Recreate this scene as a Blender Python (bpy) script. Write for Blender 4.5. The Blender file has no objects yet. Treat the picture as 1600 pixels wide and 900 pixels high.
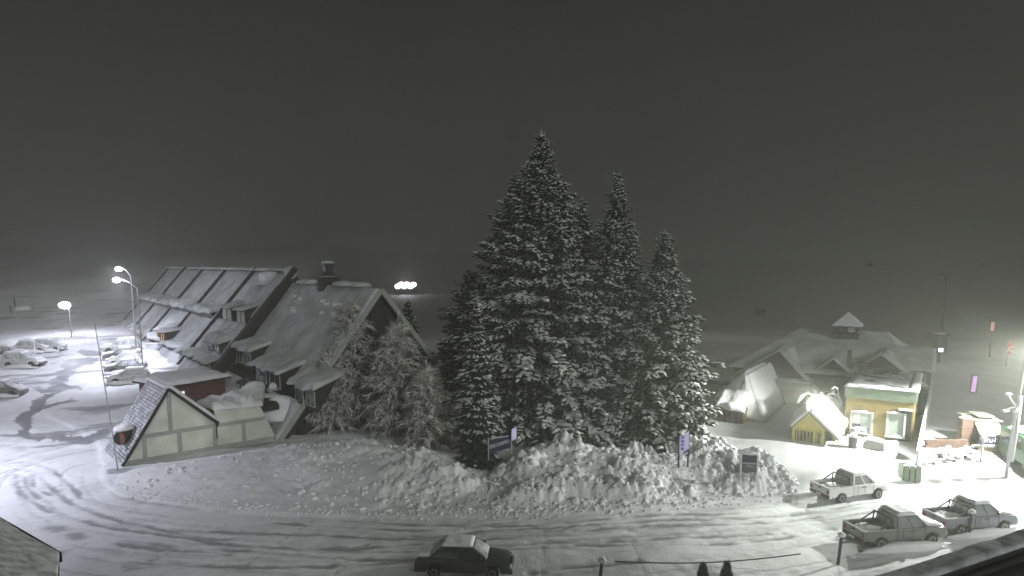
import bpy, math, random
import numpy as np
from mathutils import Vector, Matrix
random.seed(7); rng = np.random.default_rng(7)
SC = bpy.context.scene; COL = SC.collection
R_ = math.radians

# ------------------------------------------------------------------ camera
F, TH, H = 1043.0, R_(7), 14.5
cam = bpy.data.objects.new('camera', bpy.data.cameras.new('camera')); COL.objects.link(cam)
cam.location = (0, 0, H); cam.rotation_euler = (R_(83), 0, 0)
cam.data.sensor_width = 36; cam.data.lens = F/1600*36; cam.data.shift_y = 90/1600
cam.data.clip_end = 5000; cam.data.clip_start = .2
SC.camera = cam
# ------------------------------------------------------------------ world: low cloud at night, faintly lit
W = bpy.data.worlds.new('World'); SC.world = W; W.use_nodes = True
wn = W.node_tree; wn.nodes.clear()
wo = wn.nodes.new('ShaderNodeOutputWorld'); wb = wn.nodes.new('ShaderNodeBackground')
wt = wn.nodes.new('ShaderNodeTexCoord'); wnz = wn.nodes.new('ShaderNodeTexNoise'); wr = wn.nodes.new('ShaderNodeValToRGB')
wnz.inputs['Scale'].default_value = 1.6; wnz.inputs['Detail'].default_value = 5
wr.color_ramp.elements[0].position = .25; wr.color_ramp.elements[0].color = (.041, .041, .037, 1)
wr.color_ramp.elements[1].position = .75; wr.color_ramp.elements[1].color = (.044, .044, .039, 1)
wn.links.new(wt.outputs['Generated'], wnz.inputs['Vector']); wn.links.new(wnz.outputs['Fac'], wr.inputs['Fac'])
wn.links.new(wr.outputs['Color'], wb.inputs['Color']); wn.links.new(wb.outputs[0], wo.inputs[0])
wb.inputs['Strength'].default_value = .42
# ------------------------------------------------------------------ added soft fill from behind the camera, standing in for local lamps
sun = bpy.data.objects.new('moonlight', bpy.data.lights.new('moonlight', 'SUN')); COL.objects.link(sun)
sun.data.energy = 1.3; sun.data.angle = R_(12); sun.data.color = (.98, 1, .96)
sun.rotation_euler = (R_(70), 0, R_(28))
SC.view_settings.view_transform = 'Standard'; SC.view_settings.look = 'None'; SC.view_settings.exposure = 0; SC.view_settings.gamma = 1
SC.render.engine = 'CYCLES'
SC.cycles.use_denoising = True
SC.cycles.max_bounces = 5; SC.cycles.diffuse_bounces = 2; SC.cycles.glossy_bounces = 2; SC.cycles.volume_bounces = 1
SC.cycles.transmission_bounces = 4; SC.cycles.transparent_max_bounces = 6
SC.cycles.caustics_reflective = False; SC.cycles.caustics_refractive = False
SC.cycles.sample_clamp_indirect = 3

# ------------------------------------------------------------------ measuring helpers
c_, s_ = math.cos(TH), math.sin(TH)
def gnd(px, py, z=0.):
    h = H-z; k = (py-540)/F; Y = (h*c_-k*h*s_)/(k*c_+s_); d = Y*c_+h*s_
    return ((px-800)*d/F, Y)
def at(px, py, Y):
    k = (py-540)/F; h = Y*(k*c_+s_)/(c_-k*s_); d = Y*c_+h*s_
    return Vector(((px-800)*d/F, Y, H-h))
def proj(x, y, z):
    h = H-z; d = y*c_+h*s_; return 800+F*x/d, 540+F*(h*c_-y*s_)/d
def smooth(a, b, x):
    t = np.clip((np.asarray(x, float)-a)/(b-a), 0, 1); return t*t*(3-2*t)
def G(x, y):
    x = np.asarray(x, float); y = np.asarray(y, float)
    z = .07*np.clip(y-62, 0, 70)*(1-.55*smooth(0, 25, x))
    z = z-1.0*smooth(6, 19, x)*(1-smooth(44, 53, y))
    m = np.clip(y-165, 0, 2000)
    z = z+np.minimum(.66*m*smooth(0, 150, m), 470.)+.05*np.clip(y-132, 0, 60)
    return z
def Gf(x, y): return float(G(x, y))
def ong(px, py):
    z = 0.
    for _ in range(25):
        x, y = gnd(px, py, z); z = .5*z+.5*Gf(x, y)
    return Vector((x, y, Gf(x, y)))
_T = rng.random((256, 256))
def vn(x, y, seed=0):
    x = np.asarray(x, float)+seed*17.3; y = np.asarray(y, float)+seed*9.1
    xi = np.floor(x).astype(int); yi = np.floor(y).astype(int); fx = x-xi; fy = y-yi
    fx = fx*fx*(3-2*fx); fy = fy*fy*(3-2*fy)
    a = _T[xi & 255, yi & 255]; b = _T[(xi+1) & 255, yi & 255]; c = _T[xi & 255, (yi+1) & 255]; d = _T[(xi+1) & 255, (yi+1) & 255]
    return a*(1-fx)*(1-fy)+b*fx*(1-fy)+c*(1-fx)*fy+d*fx*fy
def fbm(x, y, o=4, seed=0):
    r = 0; a = .5
    for i in range(o): r = r+a*(vn(np.asarray(x)*2**i, np.asarray(y)*2**i, seed+i)-.5); a *= .5
    return r*2
def worley(x, y, seed=0):
    x = np.asarray(x, float); y = np.asarray(y, float); xi = np.floor(x).astype(int); yi = np.floor(y).astype(int)
    best = np.full(x.shape, 9.)
    for i in (-1, 0, 1):
        for j in (-1, 0, 1):
            cx = xi+i; cy = yi+j
            px = cx+_T[(cx+seed) & 255, cy & 255]; py = cy+_T[cy & 255, (cx+seed+77) & 255]
            best = np.minimum(best, (x-px)**2+(y-py)**2)
    return np.sqrt(best)

# ------------------------------------------------------------------ materials
M = {}
def mat(name, col, rough=.7, metal=0., var=.0, scale=4., bump=0., bscale=20., emit=None, es=0., spec=.3, col2=None, detail=4, stretch=None):
    m = bpy.data.materials.new(name); m.use_nodes = True; nt = m.node_tree; b = nt.nodes['Principled BSDF']
    b.inputs['Base Color'].default_value = (*col, 1); b.inputs['Roughness'].default_value = rough; b.inputs['Metallic'].default_value = metal
    b.inputs['Specular IOR Level'].default_value = spec
    if emit: b.inputs['Emission Color'].default_value = (*emit, 1); b.inputs['Emission Strength'].default_value = es
    tc = nt.nodes.new('ShaderNodeTexCoord'); src = tc.outputs['Object']
    if stretch:
        mp = nt.nodes.new('ShaderNodeMapping'); mp.inputs['Scale'].default_value = stretch; nt.links.new(src, mp.inputs[0]); src = mp.outputs[0]
    if var or col2:
        n = nt.nodes.new('ShaderNodeTexNoise'); n.inputs['Scale'].default_value = scale; n.inputs['Detail'].default_value = detail
        nt.links.new(src, n.inputs['Vector'])
        r = nt.nodes.new('ShaderNodeValToRGB'); nt.links.new(n.outputs['Fac'], r.inputs['Fac'])
        c2 = col2 or tuple(c*(1-var) for c in col)
        r.color_ramp.elements[0].position = .38; r.color_ramp.elements[0].color = (*c2, 1)
        r.color_ramp.elements[1].position = .62; r.color_ramp.elements[1].color = (*col, 1)
        nt.links.new(r.outputs[0], b.inputs['Base Color'])
    if bump:
        n = nt.nodes.new('ShaderNodeTexNoise'); n.inputs['Scale'].default_value = bscale; n.inputs['Detail'].default_value = 3
        nt.links.new(src, n.inputs['Vector'])
        bp = nt.nodes.new('ShaderNodeBump'); bp.inputs['Strength'].default_value = bump; bp.inputs['Distance'].default_value = .05
        nt.links.new(n.outputs['Fac'], bp.inputs['Height']); nt.links.new(bp.outputs[0], b.inputs['Normal'])
    M[name] = m; return m
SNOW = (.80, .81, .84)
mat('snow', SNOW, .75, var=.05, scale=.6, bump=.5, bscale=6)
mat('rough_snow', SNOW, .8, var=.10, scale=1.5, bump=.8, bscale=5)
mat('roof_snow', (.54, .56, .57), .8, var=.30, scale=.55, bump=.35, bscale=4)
mat('thin_snow', (.62, .64, .67), .8, col2=(.30, .31, .33), scale=2.2, bump=.4, bscale=8)
mat('tree_snow', (.74, .77, .75), .9)
mat('frost', (.74, .74, .70), .9)
mat('frost_bark', (.30, .29, .27), .9)
mat('speckled_snow', (.82, .83, .86), .85, col2=(.50, .51, .54), scale=3.2, bump=.6, bscale=6, detail=6)
mat('needles', (.012, .019, .016), .95, spec=.1)
mat('bark', (.05, .042, .035), .9)
mat('dark_wood', (.035, .03, .028), .8, var=.4, scale=3, stretch=(1, 1, .2))
mat('wood', (.16, .12, .07), .8, var=.35, scale=3)
mat('cream_wall', (.66, .68, .60), .85, var=.16, scale=.9, bump=.3, bscale=12)
mat('grey_timber', (.36, .38, .36), .8, var=.12, scale=3)
mat('red_brown', (.13, .05, .045), .8, var=.3, scale=1.5)
mat('yellow_wall', (.27, .205, .085), .85, var=.18, scale=1.5)
mat('yellow_trim', (.62, .53, .16), .8, var=.1, scale=3)
mat('green_fascia', (.16, .20, .15), .8, var=.15, scale=2)
mat('white_paint', (.78, .79, .76), .6, var=.05)
mat('glass', (.03, .035, .04), .08, spec=.8)
mat('blind', (.50, .56, .52), .6, var=.1, scale=6)
mat('pole_metal', (.42, .43, .46), .5, metal=.3)
mat('dark_metal', (.06, .06, .065), .5, metal=.4)
mat('car_dark', (.035, .038, .045), .28, spec=.6)
mat('car_silver', (.78, .79, .78), .3, metal=.0)
mat('car_white', (.62, .63, .62), .35, spec=.5)
mat('car_grey', (.17, .18, .175), .35, metal=.3)
mat('car_blue', (.15, .16, .20), .35, spec=.5)
mat('tyre', (.02, .02, .02), .9)
mat('rim', (.30, .30, .31), .4, metal=.6)
mat('plastic', (.03, .03, .032), .6)
mat('head_glass', (.55, .57, .58), .15)
mat('tail_red', (.25, .015, .012), .3)
mat('asphalt', (.07, .072, .078), .55, var=.25, scale=2)
mat('shingle', (.30, .29, .33), .85, var=.3, scale=3)
mat('rock', (.06, .06, .055), .9)
mat('sign_navy', (.012, .010, .05), .6)
mat('sign_white', (.62, .60, .72), .6)
mat('sign_violet', (.52, .50, .80), .6)
mat('sign_ink', (.06, .04, .28), .6)
mat('beige', (.52, .54, .42), .7, var=.08)
mat('van_green', (.012, .045, .022), .4, spec=.5)
mat('brick', (.15, .095, .075), .9, var=.3, scale=2)
mat('lamp_white', (1, 1, 1), .5, emit=(.93, .95, 1), es=45)
mat('lamp_warm', (1, 1, .95), .5, emit=(.97, 1, .90), es=45)
mat('glow_orange', (.6, .4, .2), .5, emit=(1, .50, .20), es=.8)
mat('glow_white', (.8, .8, .8), .5, emit=(.95, .97, 1), es=1.6)
mat('glow_purple', (.5, .3, .6), .5, emit=(.72, .33, .82), es=.75)
mat('glow_pink', (.6, .4, .4), .5, emit=(1, .45, .38), es=.42)
mat('glow_red', (.5, .1, .1), .5, emit=(1, .16, .10), es=.30)
mat('groomer_lamp', (1, 1, 1), .5, emit=(.97, .95, 1), es=8)

# ground material: snow, packed in the wheel tracks, bare wet asphalt where it has melted
def ground_mat(name):
    m = bpy.data.materials.new(name); m.use_nodes = True; nt = m.node_tree; b = nt.nodes['Principled BSDF']; L = nt.links.new
    def N(t): return nt.nodes.new(t)
    tc = N('ShaderNodeTexCoord')
    n1 = N('ShaderNodeTexNoise'); n1.inputs['Scale'].default_value = .35; n1.inputs['Detail'].default_value = 6; L(tc.outputs['Object'], n1.inputs['Vector'])
    r1 = N('ShaderNodeValToRGB'); L(n1.outputs['Fac'], r1.inputs['Fac'])
    r1.color_ramp.elements[0].position = .3; r1.color_ramp.elements[0].color = (.70, .71, .74, 1)
    r1.color_ramp.elements[1].position = .7; r1.color_ramp.elements[1].color = (.82, .83, .86, 1)
    def attr(n):
        a = N('ShaderNodeAttribute'); a.attribute_name = n; return a.outputs['Fac']
    mp = N('ShaderNodeMapping'); mp.inputs['Scale'].default_value = (.6, 1, 1); L(tc.outputs['Object'], mp.inputs[0])
    n2 = N('ShaderNodeTexNoise'); n2.inputs['Scale'].default_value = 2.2; n2.inputs['Detail'].default_value = 7; n2.inputs['Roughness'].default_value = .65; L(mp.outputs[0], n2.inputs['Vector'])
    def masked(a, lo, hi, g):
        ad = N('ShaderNodeMath'); ad.operation = 'MULTIPLY_ADD'; L(n2.outputs['Fac'], ad.inputs[0]); ad.inputs[1].default_value = g; L(a, ad.inputs[2])
        mr = N('ShaderNodeMapRange'); L(ad.outputs[0], mr.inputs[0]); mr.inputs[1].default_value = lo; mr.inputs[2].default_value = hi; return mr.outputs[0]
    tm = masked(attr('track'), .72, 1.25, 1.0); bm = masked(attr('bare'), .92, 1.04, 1.1)
    mx = N('ShaderNodeMix'); mx.data_type = 'RGBA'; L(tm, mx.inputs[0]); L(r1.outputs[0], mx.inputs[6]); mx.inputs[7].default_value = (.34, .35, .37, 1)
    mx2 = N('ShaderNodeMix'); mx2.data_type = 'RGBA'; L(bm, mx2.inputs[0]); L(mx.outputs[2], mx2.inputs[6]); mx2.inputs[7].default_value = (.25, .255, .28, 1)
    mx3 = N('ShaderNodeMix'); mx3.data_type = 'RGBA'; L(attr('unlit'), mx3.inputs[0]); L(mx2.outputs[2], mx3.inputs[6]); mx3.inputs[7].default_value = (.15, .15, .143, 1)  # far ground: lack of lamplight put into the snow colour
    L(mx3.outputs[2], b.inputs['Base Color'])
    rr = N('ShaderNodeMapRange'); L(bm, rr.inputs[0]); rr.inputs[3].default_value = .8; rr.inputs[4].default_value = .5; L(rr.outputs[0], b.inputs['Roughness'])
    b.inputs['Specular IOR Level'].default_value = .3
    n3 = N('ShaderNodeTexNoise'); n3.inputs['Scale'].default_value = 7; n3.inputs['Detail'].default_value = 4; L(tc.outputs['Object'], n3.inputs['Vector'])
    bp = N('ShaderNodeBump'); bp.inputs['Strength'].default_value = .55; bp.inputs['Distance'].default_value = .06
    L(n3.outputs['Fac'], bp.inputs['Height']); L(bp.outputs[0], b.inputs['Normal'])
    M[name] = m
ground_mat('snow_ground')
mat('dark_slope', (.16, .16, .155), .95, var=.25, scale=.02, detail=6)  # slope colour darkened to look unlit at night; not assigned
mat('frosted_glass', (.22, .24, .25), .35)
 

# ------------------------------------------------------------------ object helpers
def link(o, parent=None):
    COL.objects.link(o)
    if parent: o.parent = parent
    return o
def obj(name, vf, m, parent=None, smooth_=False, bevel=0, kind=None):
    v, f = vf
    me = bpy.data.meshes.new(name)
    if isinstance(v, np.ndarray) and isinstance(f, np.ndarray):
        k = f.shape[1]; me.vertices.add(len(v)); me.vertices.foreach_set('co', v.astype(np.float32).ravel())
        me.loops.add(f.size); me.loops.foreach_set('vertex_index', f.astype(np.int32).ravel())
        me.polygons.add(len(f)); me.polygons.foreach_set('loop_start', np.arange(0, f.size, k, dtype=np.int32))
        me.update(calc_edges=True); me.validate()
    else:
        me.from_pydata([tuple(map(float, p)) for p in v], [], [tuple(map(int, q)) for q in f])
    me.materials.append(M[m])
    if smooth_: me.shade_smooth()
    o = bpy.data.objects.new(name, me)
    if bevel:
        b = o.modifiers.new('bevel', 'BEVEL'); b.width = bevel; b.segments = 2; b.limit_method = 'ANGLE'; b.angle_limit = R_(35)
        me.shade_smooth(); 
    if kind: o['kind'] = kind
    return link(o, parent)
def thing(name, label, cat, loc=(0, 0, 0), rz=0, group=None):
    o = bpy.data.objects.new(name, None); o.empty_display_size = .3; COL.objects.link(o)
    o.location = loc; o.rotation_euler = (0, 0, rz); o['label'] = label; o['category'] = cat
    if group: o['group'] = group
    return o
def tag(o, label, cat, group=None):
    o['label'] = label; o['category'] = cat
    if group: o['group'] = group
    return o
def copy_tree(o, parent=None):
    c = o.copy(); COL.objects.link(c)
    if parent: c.parent = parent
    for ch in list(o.children): copy_tree(ch, c)
    return c
def join(*vfs):
    V = []; Fc = []
    for v, f in vfs:
        n = len(V); V += [tuple(p) for p in v]; Fc += [tuple(i+n for i in q) for q in f]
    return V, Fc
def box(x0, x1, y0, y1, z0, z1):
    v = [(x0, y0, z0), (x1, y0, z0), (x1, y1, z0), (x0, y1, z0), (x0, y0, z1), (x1, y0, z1), (x1, y1, z1), (x0, y1, z1)]
    return v, [(3, 2, 1, 0), (4, 5, 6, 7), (0, 1, 5, 4), (1, 2, 6, 5), (2, 3, 7, 6), (3, 0, 4, 7)]
def hexa(p):   # 8 corners: bottom loop then top loop
    return list(p), [(3, 2, 1, 0), (4, 5, 6, 7), (0, 1, 5, 4), (1, 2, 6, 5), (2, 3, 7, 6), (3, 0, 4, 7)]
def bar(a, b, w, h, up=(0, 0, 1)):
    a = Vector(a); b = Vector(b); d = (b-a).normalized(); up = Vector(up)
    if abs(d.dot(up)) > .98: up = Vector((0, 1, 0))
    s = d.cross(up).normalized()*w/2; u = s.cross(d).normalized()*h/2
    return hexa([a-s-u, b-s-u, b+s-u, a+s-u, a-s+u, b-s+u, b+s+u, a+s+u])
def tube(pts, r, n=8, r2=None):
    pts = [Vector(p) for p in pts]; V = []; Fc = []; k = len(pts)
    for i, p in enumerate(pts):
        d = (pts[min(i+1, k-1)]-pts[max(i-1, 0)]).normalized(); up = Vector((0, 0, 1)) if abs(d.z) < .9 else Vector((1, 0, 0))
        a = d.cross(up).normalized(); b = a.cross(d); rr = r if r2 is None else r+(r2-r)*i/max(1, k-1)
        for j in range(n):
            t = 2*math.pi*j/n; V.append(p+a*rr*math.cos(t)+b*rr*math.sin(t))
    for i in range(k-1):
        for j in range(n): Fc.append((i*n+j, i*n+(j+1) % n, (i+1)*n+(j+1) % n, (i+1)*n+j))
    Fc.append(tuple(range(n-1, -1, -1))); Fc.append(tuple((k-1)*n+j for j in range(n)))
    return V, Fc
def cyl(c, ax, r, half, n=20):
    c = Vector(c); ax = Vector(ax).normalized(); return tube([c-ax*half, c+ax*half], r, n)
def prism(poly, y0, y1):  # poly of (x,z) extruded along y
    n = len(poly); V = [(x, y0, z) for x, z in poly]+[(x, y1, z) for x, z in poly]
    return V, [tuple(range(n)), tuple(range(2*n-1, n-1, -1))]+[(i, i+n, (i+1) % n+n, (i+1) % n) for i in range(n)]
def lump(c, rx, ry, rz, seed=0, nu=16, nv=9, amp=.18, flat=.35, fr=1.3):
    """rounded snow lump: ellipsoid with flattened underside and noisy surface"""
    V = []; Fc = []; c = Vector(c)
    for i in range(nv+1):
        ph = math.pi*i/nv
        for j in range(nu):
            t = 2*math.pi*j/nu; x = math.sin(ph)*math.cos(t); y = math.sin(ph)*math.sin(t); z = math.cos(ph)
            k = 1+amp*float(fbm(x*fr+3*z+seed, y*fr-2*z+seed*2.3, 3, seed))*2
            V.append(c+Vector((x*rx*k, y*ry*k, (z if z > 0 else z*flat)*rz*k)))
    for i in range(nv):
        for j in range(nu): Fc.append((i*nu+j, (i+1)*nu+j, (i+1)*nu+(j+1) % nu, i*nu+(j+1) % nu))
    return V, Fc
def sheet(p00, p10, p11, p01, nu, nv, th=.25, amp=.08, seed=0, fr=.8, ragged=0., round_=.3, sag=0.):
    """snow blanket on a quad (v=0 top edge, v=1 lower edge): thick, rounded at its rim, ragged at the lower edge"""
    p00, p10, p11, p01 = map(Vector, (p00, p10, p11, p01)); nrm = (p10-p00).cross(p01-p00).normalized()
    if nrm.z < 0: nrm = -nrm
    lu = (p10-p00).length; lv = (p01-p00).length; V = []; Fc = []
    for i in range(nv+1):
        v = i/nv
        for j in range(nu+1):
            u = j/nu; ex = ragged*(float(fbm(u*lu*.9+seed, 3.1+seed, 3, seed)))/max(lv, .1)*(v**3)
            vv = v+ex; p = p00.lerp(p10, u).lerp(p01.lerp(p11, u), vv)
            e = min(u*lu, (1-u)*lu, v*lv+.3, (1-v)*lv)/round_; e = max(0., min(1., e)); e = math.sqrt(1-(1-e)**2)
            h = th*(.35+.65*e)+amp*float(fbm(u*lu*fr+seed*3, v*lv*fr+seed, 4, seed))*e*2
            p = p+nrm*max(h, .03); p.z -= sag*v*v; V.append(p)
    n1 = len(V)
    for i in range(nv+1):
        for j in range(nu+1):
            u, v = j/nu, i/nv
            ex = ragged*(float(fbm(u*lu*.9+seed, 3.1+seed, 3, seed)))/max(lv, .1)*(v**3)
            p = p00.lerp(p10, u).lerp(p01.lerp(p11, u), v+ex); p.z -= sag*v*v; V.append(p)
    m = nu+1
    for i in range(nv):
        for j in range(nu):
            a = i*m+j; Fc.append((a, a+1, a+m+1, a+m)); b = a+n1; Fc.append((b, b+m, b+m+1, b+1))
    for j in range(nu):
        Fc.append((j, j+n1, j+1+n1, j+1)); a = nv*m+j; Fc.append((a, a+1, a+1+n1, a+n1))
    for i in range(nv):
        a = i*m; Fc.append((a, a+m, a+m+n1, a+n1)); a = i*m+nu; Fc.append((a, a+n1, a+m+n1, a+m))
    return V, Fc
def text(name, body, size, m, parent, mw, extrude=.01, align='CENTER'):
    cu = bpy.data.curves.new(name, 'FONT'); cu.body = body; cu.size = size; cu.extrude = extrude; cu.align_x = align; cu.align_y = 'CENTER'
    cu.materials.append(M[m]); o = bpy.data.objects.new(name, cu); COL.objects.link(o); dg = bpy.context.evaluated_depsgraph_get(); me = bpy.data.meshes.new_from_object(o.evaluated_get(dg)); bpy.data.objects.remove(o)
    o = bpy.data.objects.new(name, me); link(o, parent); o.matrix_local = mw; return o
# ------------------------------------------------------------------ ground and road: one terrain grid, cut along the road edge
def axis(segs):
    out = []
    for a, b, st in segs: out += list(np.arange(a, b-1e-6, st))
    return np.array(out+[segs[-1][1]])
xs = axis([(-1400, -300, 60), (-300, -110, 12), (-110, -48, .8), (-48, 44, .17), (44, 80, .8), (80, 300, 12), (300, 1400, 60)])
ys = axis([(-80, 16, 8), (16, 26, 1), (26, 48, .11), (48, 66, .25), (66, 110, .5), (110, 200, 3), (200, 900, 20), (900, 1500, 60)])
X, Y = np.meshgrid(xs, ys)
Z = G(X, Y)
far = smooth(180, 260, Y)
Z = Z+fbm(X*.03, Y*.03, 4, 3)*5*far+fbm(X*.3, Y*.3, 3, 5)*.12*(1-far)+fbm(X*1.5, Y*1.5, 3, 8)*.04*(1-far)
# road edge (kerb side) and near edge, as plan polygons
kerb_px = [(-60, 600), (60, 640), (110, 665), (150, 690), (163, 730), (185, 768), (280, 785), (400, 796), (600, 803), (800, 801), (1000, 790), (1150, 778), (1262, 770), (1400, 752), (1620, 728)]
kerb = [tuple(ong(*p)[:2]) for p in kerb_px]
road_poly = kerb+[(60, 46), (60, 20), (-60, 20), (-70, 40)]
def inside(px, py, poly):
    c = np.zeros(px.shape, bool); n = len(poly)
    for i in range(n):
        x1, y1 = poly[i]; x2, y2 = poly[(i+1) % n]
        if y1 == y2: continue
        t = ((y1 > py) != (y2 > py)) & (px < (x2-x1)*(py-y1)/(y2-y1)+x1); c ^= t
    return c
def pdist(px, py, pts):
    best = np.full(px.shape, 1e9); al = np.zeros(px.shape); acc = 0
    for (x1, y1), (x2, y2) in zip(pts[:-1], pts[1:]):
        dx, dy = x2-x1, y2-y1; l2 = dx*dx+dy*dy; t = np.clip(((px-x1)*dx+(py-y1)*dy)/l2, 0, 1)
        d = np.hypot(px-x1-t*dx, py-y1-t*dy); k = d < best; best = np.where(k, d, best); al = np.where(k, acc+t*math.sqrt(l2), al); acc += math.sqrt(l2)
    return best, al
def catmull(pts, n=6):
    P = [pts[0]]+list(pts)+[pts[-1]]; out = []
    for i in range(1, len(P)-2):
        p0, p1, p2, p3 = (np.array(q, float) for q in P[i-1:i+3])
        for k in range(n):
            t = k/n; out.append(tuple(.5*((2*p1)+(-p0+p2)*t+(2*p0-5*p1+4*p2-p3)*t*t+(-p0+3*p1-3*p2+p3)*t**3)))
    out.append(tuple(pts[-1])); return out
inroad = inside(X, Y, road_poly)
dk, ak = pdist(X, Y, catmull(kerb[4:], 4))
Z = Z-.16*smooth(0, .5, dk)*inroad
track = np.zeros(X.shape); bare = np.zeros(X.shape)
ruts = [[(24, 738), (30, 762), (56, 783), (101, 801), (126, 808), (190, 822), (300, 836), (360, 838)],
        [(37, 740), (45, 760), (68, 780)], [(50, 738), (54, 757), (80, 770)],
        [(63, 742), (90, 768), (126, 788), (180, 806), (225, 816), (315, 826), (480, 832), (640, 836), (770, 824), (980, 812), (1250, 798)],
        [(190, 810), (250, 822), (305, 838), (360, 847), (520, 852), (640, 846), (860, 830), (1080, 815), (1280, 804)],
        [(180, 844), (250, 853), (360, 855), (640, 870), (820, 846), (1000, 838), (1200, 830)],
        [(200, 873), (280, 878), (400, 880), (640, 874)], [(360, 862), (300, 855), (240, 845)],
        [(600, 812), (780, 818), (950, 806), (1150, 798)], [(0, 722), (40, 718), (80, 730), (110, 755), (126, 775)],
        [(0, 735), (30, 728), (60, 735)], [(900, 848), (1100, 846), (1300, 822)], [(830, 890), (900, 880), (1000, 872)],
        [(1240, 800), (1400, 775), (1600, 752)], [(1260, 812), (1420, 786), (1600, 765)], [(430, 812), (640, 824), (800, 812)]]
for i, r in enumerate(ruts):
    pts = catmull([tuple(ong(*p)[:2]) for p in r]); d, a = pdist(X+.16*fbm(X*2.2, Y*2.2, 3, i), Y+.16*fbm(X*2.2, Y*2.2, 3, i+5), pts)
    w = .17+.09*vn(a*.3, i*3.3, 2); g = np.exp(-(d/w)**2)*(.15+1.15*vn(a*.7, i*7.7, 4)); side = np.exp(-((d-.36)/.13)**2)
    Z = Z-.075*g+.025*side*vn(a*1.2, i, 6); track = np.maximum(track, g*.95)
# broad packed streaks running with the road, and the slab joints that print through the snow
st = vn(ak*.06, dk*2.3, 11)*vn(ak*.35, dk*5, 13); st = np.where(inroad & (dk < 16), st, 0); track = np.maximum(track, st*.8); Z = Z-.03*st
for k in range(24):
    a0 = 8+k*4.4; j = np.exp(-((ak-a0-.35*dk*(-.5))/.07)**2)*(inroad)*(dk > .6)*(dk < 8.5)*(vn(dk*.9, k*5.1, 9) > .42)
    track = np.maximum(track, j*.62); Z = Z-.03*j
PX, PY = proj(X, Y, Z)
# melted, bare strips in the car park
melt = [([(156, 553), (140, 552), (126, 550)], 7), ([(146, 564), (112, 572), (96, 590), (92, 606), (70, 625), (50, 645), (34, 662), (42, 678), (62, 683), (90, 682), (115, 684), (148, 682), (166, 674)], 11),
        ([(120, 606), (96, 606), (80, 612)], 9), ([(110, 624), (84, 632), (60, 642)], 6), ([(52, 604), (66, 612)], 5), ([(108, 688), (124, 692), (140, 690)], 8)]
front = (Y > 30) & (Y < 140) & (X < -15)
for pts, rad in melt:
    WX = PX+16*fbm(X*.35, Y*.35, 5, 41); WY = PY+8*fbm(X*.35, Y*.35, 5, 43)
    d, a = pdist(WX, WY*1.9, [(x, y*1.9) for x, y in catmull(pts, 4)]); g = smooth(2.1, .1, d/(rad*1.05*(.45+.9*vn(a*.12, rad, 7))))*front; bare = np.maximum(bare, g*.72)
for (x, y, rx, ry, s) in [(88, 826, 26, 7, .62), (118, 838, 22, 8, .6), (95, 864, 16, 7, .5), (205, 885, 26, 10, .45), (1100, 888, 60, 10, .4), (30, 700, 20, 5, .3)]:
    g = np.exp(-(((PX-x)/rx)**2+((PY-y)/ry)**2))*(Y > 20)*(Y < 60); track = np.maximum(track, g*s*1.3)
Z = Z-.09*smooth(.45, .8, bare)
lot = (X < -16)*(Y > 44)*(Y < 170)*(~inroad | (Y > 52))
Z = Z+lot*(.16*fbm(X*.55, Y*.55, 4, 51)+.05*fbm(X*2.2, Y*2.2, 2, 53))
track = np.maximum(track, lot*smooth(.10, .42, fbm((X+.6*Y)*.10, (Y-.4*X)*.55, 5, 57))*.75)
edge = np.interp(X, [-60, -25], [165, 80]); unlit = smooth(0, 45, Y-edge+fbm(X*.05, Y*.05, 4, 61)*25)*.97  # mask for night dark painted where the village lamps fall short

ny, nx = X.shape; idx = np.arange(ny*nx).reshape(ny, nx)
quads = np.stack([idx[:-1, :-1], idx[:-1, 1:], idx[1:, 1:], idx[1:, :-1]], -1).reshape(-1, 4)
cx = (X[:-1, :-1]+X[1:, 1:]).ravel()/2; cy = (Y[:-1, :-1]+Y[1:, 1:]).ravel()/2
rm = inside(cx, cy, road_poly)
P = np.stack([X, Y, Z], -1).reshape(-1, 3)
def terrain(name, sel, m='snow_ground'):
    q = quads[sel]; u, inv = np.unique(q, return_inverse=True)
    o = obj(name, (P[u], inv.reshape(q.shape)), m, smooth_=True, kind='structure')
    for nm, arr in (('track', track), ('bare', bare), ('unlit', unlit)):
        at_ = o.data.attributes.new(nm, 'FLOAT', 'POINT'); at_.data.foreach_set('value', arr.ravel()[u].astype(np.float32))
    return o
mt = cy > 225
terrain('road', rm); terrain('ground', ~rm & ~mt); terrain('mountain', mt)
def surf(x, y):   # real terrain height incl. relief
    j = min(max(int(np.searchsorted(xs, x)), 1), nx-1); i = min(max(int(np.searchsorted(ys, y)), 1), ny-1); return float(Z[i, j])

# ploughed snowbank along the road edge
Kp = [(176, 762), (200, 768), (400, 791), (600, 799), (800, 798), (1000, 787), (1150, 776), (1246, 769)]
Tp = [(186, 742), (215, 732), (430, 700), (540, 697), (640, 706), (690, 722), (750, 736), (800, 720), (860, 704), (960, 714), (1030, 718), (1110, 700), (1180, 716), (1246, 752)]
def along(pts, u):
    xa = [p[0] for p in pts]; x = xa[0]+(xa[-1]-xa[0])*u; return x, float(np.interp(x, xa, [p[1] for p in pts]))
NU, NV = 620, 70; bank = []
for i in range(NU+1):
    u = i/NU; kx, ky = along(Kp, u); tx, ty = along(Tp, u); a = ong(kx, ky); b = ong(tx, ty)
    for j in range(NV+1): bank.append(a.lerp(b, j/NV))
B = np.array(bank).reshape(NU+1, NV+1, 3); bx, by = B[..., 0], B[..., 1]
U = np.linspace(0, 1, NU+1)[:, None]; V = np.linspace(0, 1, NV+1)[None, :]
pxu = 176+(1246-176)*U
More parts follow.
